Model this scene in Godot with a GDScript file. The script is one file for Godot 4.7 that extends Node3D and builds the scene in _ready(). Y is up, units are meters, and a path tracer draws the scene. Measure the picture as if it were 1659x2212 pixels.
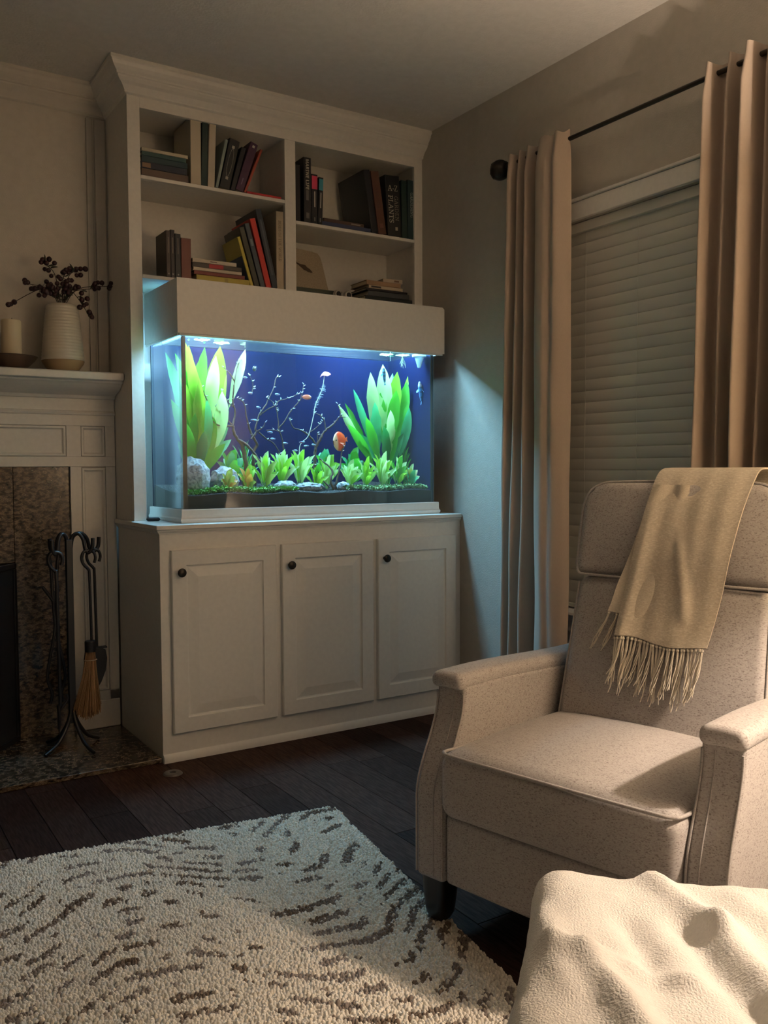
extends Node3D
# Living-room corner at night: built-in bookcase with a planted aquarium, fireplace, recliner, window. Units: metres.
# x = 0 is the window wall (room at negative x), z = 0 the bookcase face (viewer at positive z), y = 0 the floor.

const CEIL := 2.74
const LAMP := Vector3(-0.55, 0.0, 3.17)
const LAMP_BULB := 1.38
const LAMP_ENERGY := 3.3
var M := {}
var rng := RandomNumberGenerator.new()

class MB:
	# collects triangles with normals; winding is set from the normals (clockwise front faces)
	var p := PackedVector3Array()
	var n := PackedVector3Array()
	var t := PackedVector2Array()
	var c := PackedColorArray()
	var ix := PackedInt32Array()
	var X := Transform3D.IDENTITY
	var col := Color.WHITE

	func vt(a: Vector3, nn: Vector3, u := Vector2.ZERO) -> int:
		p.append(X * a)
		n.append((X.basis * nn).normalized())
		t.append(u)
		c.append(col)
		return p.size() - 1

	func tri(i: int, j: int, k: int) -> void:
		var g := (p[j] - p[i]).cross(p[k] - p[i])
		if g.dot(n[i] + n[j] + n[k]) > 0.0:
			ix.append_array(PackedInt32Array([i, k, j]))
		else:
			ix.append_array(PackedInt32Array([i, j, k]))

	func quad(i: int, j: int, k: int, l: int) -> void:
		tri(i, j, k)
		tri(i, k, l)

	func flat4(a: Vector3, b: Vector3, d: Vector3, e: Vector3, nn: Vector3) -> void:
		quad(vt(a, nn, Vector2(0, 0)), vt(b, nn, Vector2(1, 0)), vt(d, nn, Vector2(1, 1)), vt(e, nn, Vector2(0, 1)))

	func box(a: Vector3, b: Vector3, ch := 0.0015) -> void:
		var h := (b - a) * 0.5
		var m := (a + b) * 0.5
		ch = minf(ch, minf(h.x, minf(h.y, h.z)) * 0.9)
		var id := {}
		for s in 8:
			var sg := Vector3(1 if s & 1 else -1, 1 if s & 2 else -1, 1 if s & 4 else -1)
			for k in 3:
				var q := Vector3(h.x - ch, h.y - ch, h.z - ch)
				q[k] = h[k]
				var nn := Vector3.ZERO
				nn[k] = sg[k]
				id[s * 3 + k] = vt(m + q * sg, nn)
		for k in 3:
			var k1: int = (k + 1) % 3
			var k2: int = (k + 2) % 3
			for d in 2:
				var s0: int = d << k
				quad(id[s0 * 3 + k], id[(s0 | 1 << k1) * 3 + k], id[(s0 | 1 << k1 | 1 << k2) * 3 + k], id[(s0 | 1 << k2) * 3 + k])
			for d1 in 2:
				for d2 in 2:
					var s0: int = d1 << k1 | d2 << k2
					var s1: int = s0 | 1 << k
					quad(id[s0 * 3 + k1], id[s1 * 3 + k1], id[s1 * 3 + k2], id[s0 * 3 + k2])
		for s in 8:
			tri(id[s * 3], id[s * 3 + 1], id[s * 3 + 2])

	func grid(g: Array, cu := false, cv := false, flip := false, uv := true) -> void:
		# g: rows of points; smooth normals; cu closes the rows, cv closes each row
		var R := g.size()
		var K: int = g[0].size()
		var acc := PackedVector3Array()
		acc.resize(R * K)
		var pts := PackedVector3Array()
		for r in R:
			pts.append_array(g[r])
		var rr := R if cu else R - 1
		var kk := K if cv else K - 1
		for i in rr:
			for j in kk:
				var a := i * K + j
				var b := i * K + (j + 1) % K
				var e := ((i + 1) % R) * K + j
				var f := ((i + 1) % R) * K + (j + 1) % K
				var fn := (pts[f] - pts[a]).cross(pts[e] - pts[b])
				acc[a] += fn
				acc[b] += fn
				acc[e] += fn
				acc[f] += fn
		var sg := -1.0 if flip else 1.0
		var base := p.size()
		for i in R:
			for j in K:
				var nn := acc[i * K + j] * sg
				vt(pts[i * K + j], nn if nn.length_squared() > 1e-24 else Vector3.UP, Vector2(float(j) / (K - 1), float(i) / (R - 1)) if uv else Vector2.ZERO)
		for i in rr:
			for j in kk:
				quad(base + i * K + j, base + i * K + (j + 1) % K, base + ((i + 1) % R) * K + (j + 1) % K, base + ((i + 1) % R) * K + j)

	func sheet(g: Array, th: float) -> void:
		# a cloth: the grid and its back, th apart, closed at the rim
		var R := g.size()
		var K: int = g[0].size()
		var nr := []
		for i in R:
			var row := PackedVector3Array()
			for j in K:
				var du: Vector3 = g[i][mini(j + 1, K - 1)] - g[i][maxi(j - 1, 0)]
				var dv: Vector3 = g[mini(i + 1, R - 1)][j] - g[maxi(i - 1, 0)][j]
				row.append(du.cross(dv).normalized())
			nr.append(row)
		var back := []
		for i in R:
			var row := PackedVector3Array()
			for j in K:
				row.append(g[i][j] - nr[i][j] * th)
			back.append(row)
		grid(g)
		grid(back, false, false, true)
		var rim := [PackedVector3Array(), PackedVector3Array()]
		for q in 2:
			var s: Array = [g, back][q]
			for j in K: rim[q].append(s[0][j])
			for i in range(1, R): rim[q].append(s[i][K - 1])
			for j in range(K - 2, -1, -1): rim[q].append(s[R - 1][j])
			for i in range(R - 2, 0, -1): rim[q].append(s[i][0])
		grid(rim, false, true)

	func tube(path: PackedVector3Array, rad, seg := 8, caps := true) -> void:
		var rows := []
		var up := Vector3.UP
		var N := path.size()
		for i in N:
			var d := (path[mini(i + 1, N - 1)] - path[maxi(i - 1, 0)]).normalized()
			if i == 0:
				up = Vector3.RIGHT if absf(d.y) > 0.9 else Vector3.UP
			var s := d.cross(up).normalized()
			up = s.cross(d).normalized()
			var r: float = rad if rad is float else rad[i]
			var row := PackedVector3Array()
			for k in seg:
				var a := TAU * k / seg
				row.append(path[i] + (s * cos(a) + up * sin(a)) * r)
			rows.append(row)
		grid(rows, false, true, true)
		if caps:
			for e in 2:
				var i: int = 0 if e == 0 else N - 1
				var nn := (path[0] - path[1]) if e == 0 else (path[N - 1] - path[N - 2])
				var m := vt(path[i], nn)
				var ids := []
				for q in rows[i]: ids.append(vt(q, nn))
				for k in seg: tri(m, ids[k], ids[(k + 1) % seg])

	func lathe(pr: PackedVector2Array, seg := 24, at := Vector3.ZERO) -> void:
		# profile (radius, height); sharp turns stay sharp
		var run := PackedVector2Array([pr[0]])
		for i in range(1, pr.size()):
			run.append(pr[i])
			var sharp := i == pr.size() - 1
			if not sharp:
				sharp = absf((pr[i] - pr[i - 1]).angle_to(pr[i + 1] - pr[i])) > 0.6
			if sharp:
				var rows := []
				for q in run:
					var row := PackedVector3Array()
					for k in seg:
						row.append(at + Vector3(q.x * cos(TAU * k / seg), q.y, q.x * sin(TAU * k / seg)))
					rows.append(row)
				grid(rows, false, true)
				run = PackedVector2Array([pr[i]])

	func prism(poly: PackedVector2Array, z0: float, z1: float) -> void:
		# a polygon in x, y drawn out along z
		var N := poly.size()
		if Geometry2D.is_polygon_clockwise(poly):
			poly.reverse()
		for i in N:
			var a := poly[i]
			var b := poly[(i + 1) % N]
			var d := (b - a).normalized()
			var na := Vector2(d.y, -d.x)
			var pa := (a - poly[(i + N - 1) % N]).normalized()
			var pb := (poly[(i + 2) % N] - b).normalized()
			var n0 := na + Vector2(pa.y, -pa.x) if pa.dot(d) > 0.8 else na
			var n1 := na + Vector2(pb.y, -pb.x) if pb.dot(d) > 0.8 else na
			quad(vt(Vector3(a.x, a.y, z0), Vector3(n0.x, n0.y, 0)), vt(Vector3(b.x, b.y, z0), Vector3(n1.x, n1.y, 0)), vt(Vector3(b.x, b.y, z1), Vector3(n1.x, n1.y, 0)), vt(Vector3(a.x, a.y, z1), Vector3(n0.x, n0.y, 0)))
		var tr := Geometry2D.triangulate_polygon(poly)
		for e in 2:
			var z := z0 if e == 0 else z1
			var b := p.size()
			for q in poly: vt(Vector3(q.x, q.y, z), Vector3(0, 0, -1 if (e == 0) == (z0 < z1) else 1))
			for i in range(0, tr.size(), 3): tri(b + tr[i], b + tr[i + 1], b + tr[i + 2])

	func sweep(pr: PackedVector2Array, path: PackedVector2Array, side := 1.0) -> void:
		# a moulding: profile (out, y) along a path in x, z with mitred corners; side says which way is out
		var N := path.size()
		var dirs := PackedVector2Array()
		for i in N - 1: dirs.append((path[i + 1] - path[i]).normalized())
		for i in N - 1:
			var nn := Vector2(-dirs[i].y, dirs[i].x) * side
			var cut := []
			for e in 2:
				var v := nn
				var k := i + e
				if k > 0 and k < N - 1:
					var na := Vector2(-dirs[k - 1].y, dirs[k - 1].x) * side
					var nb := Vector2(-dirs[k].y, dirs[k].x) * side
					v = (na + nb).normalized()
					v /= v.dot(na)
				cut.append(v)
			for j in pr.size() - 1:
				var f := []
				for e in 2:
					for q in [pr[j], pr[j + 1]]:
						var w: Vector2 = path[i + e] + cut[e] * q.x
						f.append(Vector3(w.x, q.y, w.y))
				var d := pr[j + 1] - pr[j]
				var f0: Vector3 = f[0]
				var f1: Vector3 = f[1]
				var f2: Vector3 = f[2]
				var fn := (f1 - f0).cross(f2 - f0).normalized()
				flat4(f[0], f[1], f[3], f[2], fn)

	func rings(w: float, h: float, lv: Array) -> void:
		# a raised panel in x, y (origin at its lower left): lv = [inset, z] steps from the outer edge to the middle
		for i in lv.size() - 1:
			var a: float = lv[i][0]
			var b: float = lv[i + 1][0]
			var o := [Vector3(a, a, lv[i][1]), Vector3(w - a, a, lv[i][1]), Vector3(w - a, h - a, lv[i][1]), Vector3(a, h - a, lv[i][1])]
			var q := [Vector3(b, b, lv[i + 1][1]), Vector3(w - b, b, lv[i + 1][1]), Vector3(w - b, h - b, lv[i + 1][1]), Vector3(b, h - b, lv[i + 1][1])]
			for k in 4:
				var l: int = (k + 1) % 4
				flat4(o[k], o[l], q[l], q[k], (o[l] - o[k]).cross(q[k] - o[k]))
		var e: float = lv[-1][0]
		var z: float = lv[-1][1]
		flat4(Vector3(e, e, z), Vector3(w - e, e, z), Vector3(w - e, h - e, z), Vector3(e, h - e, z), Vector3(0, 0, 1))

	func rbox(a: Vector3, b: Vector3, r: float, N: int, f = null) -> void:
		# a rounded box as a skin of small faces, each point moved by f; normals are smoothed over all of it
		var h := (b - a) * 0.5
		var m := (a + b) * 0.5
		var inn := Vector3(maxf(h.x - r, 0), maxf(h.y - r, 0), maxf(h.z - r, 0))
		var st := {}
		var first := p.size()
		var acc := []
		var quads := []
		for k in 3:
			for sgn in [-1, 1]:
				var k1: int = (k + 1) % 3
				var k2: int = (k + 2) % 3
				var c1 := _cuts(h[k1], r, N)
				var c2 := _cuts(h[k2], r, N)
				var ids := []
				for u in c1:
					var row := []
					for v in c2:
						var q := Vector3.ZERO
						q[k] = h[k] * sgn
						q[k1] = u
						q[k2] = v
						var key := Vector3i((q * 20000.0).round())
						if not st.has(key):
							var core := q.clamp(-inn, inn)
							var o := m + core + (q - core).normalized() * r
							if f: o = f.call(o)
							st[key] = vt(o, Vector3.UP)
							acc.append(Vector3.ZERO)
						row.append(st[key])
					ids.append(row)
				for i in c1.size() - 1:
					for j in c2.size() - 1:
						quads.append([ids[i][j], ids[i + 1][j], ids[i + 1][j + 1], ids[i][j + 1], sgn])
		for q in quads:
			var fn: Vector3 = (p[q[2]] - p[q[0]]).cross(p[q[3]] - p[q[1]]) * float(q[4])
			for e in 4: acc[q[e] - first] += fn
		for i in acc.size(): n[first + i] = acc[i].normalized()
		for q in quads: quad(q[0], q[1], q[2], q[3])

	func _cuts(h: float, r: float, N: int) -> Array:
		var o := []
		var rr := minf(r, h)
		for e in [0.0, 0.12, 0.3, 0.55, 0.8]: o.append(-h + rr * e)
		var L := 2.0 * (h - rr)
		var K := maxi(1, N)
		if L > 1e-5:
			for i in K + 1: o.append(-h + rr + L * i / K)
		else:
			o.append(0.0)
		for e in [0.8, 0.55, 0.3, 0.12, 0.0]: o.append(h - rr * e)
		return o

	func mesh(mat: Material) -> ArrayMesh:
		var a := []
		a.resize(Mesh.ARRAY_MAX)
		a[Mesh.ARRAY_VERTEX] = p
		a[Mesh.ARRAY_NORMAL] = n
		a[Mesh.ARRAY_TEX_UV] = t
		if mat is BaseMaterial3D and mat.vertex_color_use_as_albedo:
			a[Mesh.ARRAY_COLOR] = c
		a[Mesh.ARRAY_INDEX] = ix
		var me := ArrayMesh.new()
		me.add_surface_from_arrays(Mesh.PRIMITIVE_TRIANGLES, a)
		me.surface_set_material(0, mat)
		return me

# ---- nodes: things, parts, tags
func tag(o: Node3D, label: String, cat: String, group := "") -> Node3D:
	o.set_meta("label", label)
	o.set_meta("category", cat)
	if group != "": o.set_meta("group", group)
	return o

func thing(called: String, label: String, cat: String, at := Vector3.ZERO, group := "") -> Node3D:
	var o := Node3D.new()
	o.name = called
	add_child(o, true)
	o.position = at
	return tag(o, label, cat, group)

func part(called: String, mb: MB, mat: Material, parent: Node3D = null) -> MeshInstance3D:
	var o := MeshInstance3D.new()
	o.name = called
	o.mesh = mb.mesh(mat)
	(parent if parent else self as Node3D).add_child(o, true)
	return o

func put(called: String, me: Mesh, parent: Node3D, at := Transform3D.IDENTITY, mat: Material = null) -> MeshInstance3D:
	var o := MeshInstance3D.new()
	o.name = called
	o.mesh = me
	if mat: o.material_override = mat
	parent.add_child(o, true)
	o.transform = at
	return o

func struct(called: String, mb: MB, mat: Material) -> MeshInstance3D:
	var o := part(called, mb, mat)
	o.set_meta("kind", "structure")
	return o

func bx(called: String, a: Vector3, b: Vector3, mat: Material, parent: Node3D = null, ch := 0.0015) -> MeshInstance3D:
	var m := MB.new()
	m.box(a, b, ch)
	return part(called, m, mat, parent)

func many(called: String, me: Mesh, where: Array, tint: Array, parent: Node3D) -> MultiMeshInstance3D:
	var mm := MultiMesh.new()
	mm.transform_format = MultiMesh.TRANSFORM_3D
	mm.use_colors = tint.size() > 0
	mm.mesh = me
	mm.instance_count = where.size()
	for i in where.size():
		mm.set_instance_transform(i, where[i])
		if tint.size() > 0: mm.set_instance_color(i, tint[i])
	var o := MultiMeshInstance3D.new()
	o.name = called
	o.multimesh = mm
	parent.add_child(o, true)
	o.set_meta("kind", "stuff")
	return o

func curve(pts: Array, per := 6) -> PackedVector3Array:
	# a smooth line through the points (Catmull-Rom)
	var o := PackedVector3Array()
	var N := pts.size()
	for i in N - 1:
		var a: Vector3 = pts[maxi(i - 1, 0)]
		var b: Vector3 = pts[i]
		var d: Vector3 = pts[i + 1]
		var e: Vector3 = pts[mini(i + 2, N - 1)]
		for k in per:
			o.append(b.cubic_interpolate(d, a, e, float(k) / per))
	o.append(pts[N - 1])
	return o

func taper(N: int, a: float, b: float) -> Array:
	var o := []
	for i in N: o.append(lerpf(a, b, float(i) / (N - 1)))
	return o

# ---- materials
func lin(r: float, g: float, b: float) -> Color:
	return Color(r, g, b).linear_to_srgb()

func mt(r: float, g: float, b: float, rough := 0.6, metal := 0.0) -> StandardMaterial3D:
	var key := "%.3f %.3f %.3f %.2f %.2f" % [r, g, b, rough, metal]
	if not M.has(key):
		var m := StandardMaterial3D.new()
		m.albedo_color = lin(r, g, b)
		m.roughness = rough
		m.metallic = metal
		M[key] = m
	return M[key]

func noise(freq: float, sd: int, ramp = null, kind := FastNoiseLite.TYPE_SIMPLEX_SMOOTH, oct := 4, size := 512) -> NoiseTexture2D:
	var f := FastNoiseLite.new()
	f.seed = sd
	f.noise_type = kind
	f.frequency = freq
	f.fractal_octaves = oct
	f.cellular_return_type = FastNoiseLite.RETURN_CELL_VALUE
	var t := NoiseTexture2D.new()
	t.width = size
	t.height = size
	t.seamless = true
	t.noise = f
	if ramp: t.color_ramp = ramp
	return t

func ramp(stops: Array) -> Gradient:
	var g := Gradient.new()
	var o := PackedFloat32Array()
	var c := PackedColorArray()
	for s in stops:
		o.append(s[0])
		c.append(lin(s[1], s[2], s[3]))
	g.offsets = o
	g.colors = c
	return g

func tri_mat(tex: Texture2D, scale: Vector3, rough := 0.7, bump: Texture2D = null, bump_cm := 0.1, world := false) -> StandardMaterial3D:
	var m := StandardMaterial3D.new()
	m.albedo_texture = tex
	m.roughness = rough
	m.uv1_triplanar = true
	m.uv1_world_triplanar = world
	m.uv1_scale = scale
	if bump:
		m.heightmap_enabled = true
		m.heightmap_texture = bump
		m.heightmap_scale = bump_cm
	return m

func weave(sd: int, a: Color, b: Color, fleck: Color, chance: float, run: int) -> ImageTexture:
	# a woven cloth seen close: over-and-under threads with darker flecks
	var r := RandomNumberGenerator.new()
	r.seed = sd
	var S := 256
	var im := Image.create(S, S, true, Image.FORMAT_RGB8)
	for y in S:
		var left := 0
		var cur := a
		for x in S:
			if left <= 0:
				left = r.randi_range(1, run)
				cur = a.lerp(b, r.randf())
				if r.randf() < chance: cur = cur.lerp(fleck, r.randf_range(0.4, 0.9))
			left -= 1
			var k := 0.93 if (x + y) % 2 == 0 else 1.0
			im.set_pixel(x, y, Color(cur.r * k, cur.g * k, cur.b * k))
	im.generate_mipmaps()
	return ImageTexture.create_from_image(im)

func make_materials() -> void:
	M.white = tri_mat(noise(0.05, 3, ramp([[0.0, 0.72, 0.69, 0.635], [1.0, 0.78, 0.75, 0.69]])), Vector3.ONE * 1.5, 0.42, noise(0.08, 4), 0.012, true)
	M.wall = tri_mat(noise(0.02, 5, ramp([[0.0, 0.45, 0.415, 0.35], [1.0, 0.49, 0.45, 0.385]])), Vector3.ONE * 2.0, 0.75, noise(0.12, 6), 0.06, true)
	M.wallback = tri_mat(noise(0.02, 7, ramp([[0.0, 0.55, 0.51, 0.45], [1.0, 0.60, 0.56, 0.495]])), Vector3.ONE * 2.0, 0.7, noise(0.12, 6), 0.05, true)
	M.ceil = tri_mat(noise(0.03, 8, ramp([[0.0, 0.60, 0.575, 0.525], [1.0, 0.66, 0.63, 0.58]])), Vector3.ONE * 1.3, 0.9, noise(0.1, 9), 0.15, true)
	var gr := ramp([[0.0, 0.012, 0.009, 0.008], [0.35, 0.05, 0.035, 0.025], [0.5, 0.10, 0.075, 0.05], [0.62, 0.20, 0.15, 0.10], [0.75, 0.07, 0.05, 0.04], [1.0, 0.32, 0.27, 0.21]])
	M.granite = tri_mat(noise(0.016, 21, gr, FastNoiseLite.TYPE_SIMPLEX, 5, 1024), Vector3(1.6, 3.0, 1.6), 0.22, null, 0.1, true)
	M.granite.detail_enabled = true
	M.granite.detail_blend_mode = BaseMaterial3D.BLEND_MODE_MUL
	M.granite.detail_albedo = noise(0.06, 22, ramp([[0.0, 0.35, 0.33, 0.31], [0.5, 0.9, 0.86, 0.8], [1.0, 1.0, 1.0, 1.0]]), FastNoiseLite.TYPE_CELLULAR, 2)
	for k in 4:
		var f: float = [1.0, 0.8, 1.25, 0.62][k]
		var wr := ramp([[0.0, 0.024 * f, 0.012 * f, 0.009 * f], [0.5, 0.042 * f, 0.022 * f, 0.016 * f], [1.0, 0.064 * f, 0.036 * f, 0.027 * f]])
		M["plank%d" % k] = tri_mat(noise(0.02, 31 + k, wr, FastNoiseLite.TYPE_SIMPLEX, 5), Vector3(9.0, 9.0, 0.9), 0.6, noise(0.03, 36), 0.05, true)
		M["plank%d" % k].metallic_specular = 0.14
	M.iron = mt(0.006, 0.006, 0.0065, 0.42, 0.1)
	M.bronze = mt(0.03, 0.024, 0.018, 0.35, 0.6)
	M.black = mt(0.008, 0.008, 0.009, 0.5)
	var tw := weave(11, lin(0.46, 0.432, 0.412), lin(0.35, 0.322, 0.304), lin(0.16, 0.135, 0.12), 0.10, 3)
	M.chair = tri_mat(tw, Vector3.ONE * 3.0, 0.92, tw, 0.05)
	M.chair.rim_enabled = true
	M.chair.rim = 0.15
	M.chair.uv1_triplanar_sharpness = 6.0
	M.welt = tri_mat(tw, Vector3.ONE * 6.0, 0.95, tw, 0.05)
	M.leg = mt(0.012, 0.008, 0.007, 0.3)
	var th := weave(12, lin(0.64, 0.57, 0.455), lin(0.52, 0.455, 0.355), lin(0.74, 0.68, 0.57), 0.22, 9)
	M.throw = StandardMaterial3D.new()
	M.throw.albedo_texture = th
	M.throw.uv1_scale = Vector3(1.2, 2.0, 1)
	M.throw.roughness = 0.95
	M.throw.heightmap_enabled = true
	M.throw.heightmap_texture = th
	M.throw.heightmap_scale = 0.06
	M.yarn = mt(0.68, 0.62, 0.51, 0.9)
	M.plush = tri_mat(noise(0.04, 41, ramp([[0.0, 0.66, 0.63, 0.58], [1.0, 0.74, 0.71, 0.66]])), Vector3.ONE * 5.0, 1.0, noise(0.07, 42, null, FastNoiseLite.TYPE_SIMPLEX, 5), 0.16)
	M.plush.rim_enabled = true
	M.plush.rim = 0.5
	M.curtain = tri_mat(noise(0.05, 51, ramp([[0.0, 0.33, 0.262, 0.205], [1.0, 0.39, 0.31, 0.245]])), Vector3(30, 2, 30), 0.6, null, 0.1)
	M.curtain.rim_enabled = true
	M.curtain.rim = 0.3
	M.curtain.backlight_enabled = true
	M.curtain.backlight = Color(0.12, 0.08, 0.05)
	M.blind = mt(0.62, 0.60, 0.53, 0.5)
	M.glass = StandardMaterial3D.new()
	M.glass.albedo_color = Color(0.9, 1.0, 0.95, 0.03)
	M.glass.transparency = BaseMaterial3D.TRANSPARENCY_ALPHA
	M.glass.roughness = 0.02
	M.water = StandardMaterial3D.new()
	M.water.albedo_color = Color(0.6, 0.85, 0.95, 0.04)
	M.water.transparency = BaseMaterial3D.TRANSPARENCY_ALPHA
	M.water.roughness = 0.03
	M.silicone = mt(0.006, 0.007, 0.008, 0.35)
	M.backfilm = mt(0.0032, 0.0062, 0.033, 0.7)
	M.backfilm.metallic_specular = 0.12
	M.gravel = mt(0.003, 0.003, 0.004, 0.8)
	for g in [["green", 0.05, 0.30, 0.02], ["lime", 0.24, 0.50, 0.035], ["teal", 0.05, 0.34, 0.14], ["pale", 0.42, 0.60, 0.24], ["olive", 0.22, 0.27, 0.05], ["amber", 0.42, 0.20, 0.03], ["deep", 0.015, 0.13, 0.03]]:
		var m := StandardMaterial3D.new()
		m.albedo_color = lin(g[1], g[2], g[3])
		m.roughness = 0.45
		m.backlight_enabled = true
		m.backlight = lin(g[1] * 1.5, g[2] * 1.5, g[3] * 1.3)
		M[g[0]] = m
	var rk := noise(0.02, 61, ramp([[0.0, 0.08, 0.09, 0.10], [0.45, 0.30, 0.33, 0.35], [1.0, 0.52, 0.55, 0.56]]), FastNoiseLite.TYPE_SIMPLEX, 5)
	M.rock = tri_mat(rk, Vector3.ONE * 5.0, 0.8, rk, 0.6)
	M.drift = tri_mat(noise(0.05, 62, ramp([[0.0, 0.03, 0.018, 0.012], [0.7, 0.11, 0.07, 0.05], [1.0, 0.42, 0.36, 0.30]])), Vector3.ONE * 14.0, 0.85)
	M.pages = mt(0.62, 0.54, 0.40, 0.9)

func _ready() -> void:
	rng.seed = 20
	# camera
	var cam := Camera3D.new()
	cam.name = "camera"
	add_child(cam)
	cam.position = Vector3(-2.5244, 1.1325, 3.5888)
	cam.rotation = Vector3(-0.0493, -0.5687, -0.0049)
	cam.fov = rad_to_deg(2.0 * atan(1106.0 / 1913.0))
	cam.near = 0.05
	cam.far = 60.0
	cam.current = true
	# sky and exposure: night, the room closed
	var we := WorldEnvironment.new()
	we.name = "environment"
	var env := Environment.new()
	env.background_mode = Environment.BG_COLOR
	env.background_color = Color(0.01, 0.012, 0.02)
	env.tonemap_mode = Environment.TONE_MAPPER_LINEAR
	env.tonemap_exposure = 1.0
	env.sdfgi_enabled = true
	env.ssao_enabled = true
	env.ssil_enabled = true
	we.environment = env
	add_child(we)
	make_materials()
	room()
	fireplace()
	cabinet()
	bookcase()
	aquarium()
	window_side()
	rug()
	recliner()
	throw_blanket()
	ottoman()
	lamps()
	books()
	mantel_things()
	fire_tools()
	small_things()
	tank_life()

# ---- the room
func xprism(mb: MB, poly: PackedVector2Array, x0: float, x1: float) -> void:
	# a profile in (z, y) drawn out along x
	mb.X = Transform3D(Basis(Vector3(0, 0, 1), Vector3(0, 1, 0), Vector3(1, 0, 0)), Vector3.ZERO)
	mb.prism(poly, x0, x1)
	mb.X = Transform3D.IDENTITY

func room() -> void:
	var m := MB.new()
	m.box(Vector3(-5.6, -0.14, -0.45), Vector3(0.0, -0.021, 5.3), 0)
	var fl := struct("floor", m, M.black)
	var shapes := {}
	var r := RandomNumberGenerator.new()
	r.seed = 4
	var x := -0.028
	while x > -5.6:
		var z := 5.3 - r.randf() * 1.4
		var z1 := 5.3
		while z1 > 0.2:
			var a := maxf(z, -0.25)
			var w := minf(0.1262, x + 5.6)
			if w > 0.03 and z1 - a > 0.02:
				var k := MB.new()
				k.box(Vector3(x - w, -0.02, a + 0.0008), Vector3(x, 0.0, z1 - 0.0008), 0.0012)
				part("plank", k, M["plank%d" % r.randi_range(0, 3)], fl)
			z1 = z
			z -= r.randf_range(0.75, 1.6)
		x -= 0.1275
	m = MB.new()
	m.box(Vector3(-5.74, -0.14, -0.45), Vector3(0.14, 2.9, -0.31), 0)
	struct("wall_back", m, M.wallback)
	m = MB.new()
	m.box(Vector3(-5.74, -0.14, -0.31), Vector3(-5.6, 2.9, 5.3), 0)
	struct("wall_left", m, M.wall)
	m = MB.new()
	m.box(Vector3(-5.74, -0.14, 5.3), Vector3(0.14, 2.9, 5.44), 0)
	struct("wall_front", m, M.wall)
	m = MB.new()
	for b in [[-0.31, 0.93, -0.14, 2.9], [2.05, 5.3, -0.14, 2.9], [0.93, 2.05, -0.14, 0.55], [0.93, 2.05, 2.09, 2.9]]:
		m.box(Vector3(0, b[2], b[0]), Vector3(0.14, b[3], b[1]), 0)
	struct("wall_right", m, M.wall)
	m = MB.new()
	m.box(Vector3(-5.74, CEIL, -0.45), Vector3(0.14, 2.9, 5.44), 0)
	struct("ceiling", m, M.ceil)
	m = MB.new()
	m.sweep(crown_profile(), PackedVector2Array([Vector2(-5.6, -0.31), Vector2(-1.441, -0.31)]), 1.0)
	tag(struct("trim_1", m, M.wallback), "pale crown moulding above the fireplace wall", "moulding")
	# upright trim strips on the chimney wall beside the bookcase
	m = MB.new()
	m.box(Vector3(-1.524, 1.535, -0.31), Vector3(-1.498, 2.62, -0.302), 0.003)
	m.box(Vector3(-1.490, 1.535, -0.31), Vector3(-1.446, 2.62, -0.298), 0.003)
	tag(struct("trim_2", m, M.wallback), "upright trim strip on the chimney wall beside the bookcase", "trim")
	# baseboard along the window wall
	m = MB.new()
	m.box(Vector3(-0.014, 0.0, 0.33), Vector3(0.0, 0.12, 5.3), 0.003)
	struct("baseboard_right", m, M.white)

func crown_profile() -> PackedVector2Array:
	var pr := PackedVector2Array()
	for q in [[0.082, 0.0], [0.082, -0.012], [0.076, -0.017], [0.070, -0.030], [0.060, -0.042], [0.052, -0.049], [0.052, -0.056], [0.045, -0.058], [0.045, -0.064], [0.036, -0.074], [0.024, -0.082], [0.016, -0.092], [0.010, -0.100], [0.010, -0.107], [0.0, -0.112]]:
		pr.append(Vector2(q[0], CEIL + q[1]))
	return pr

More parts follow.
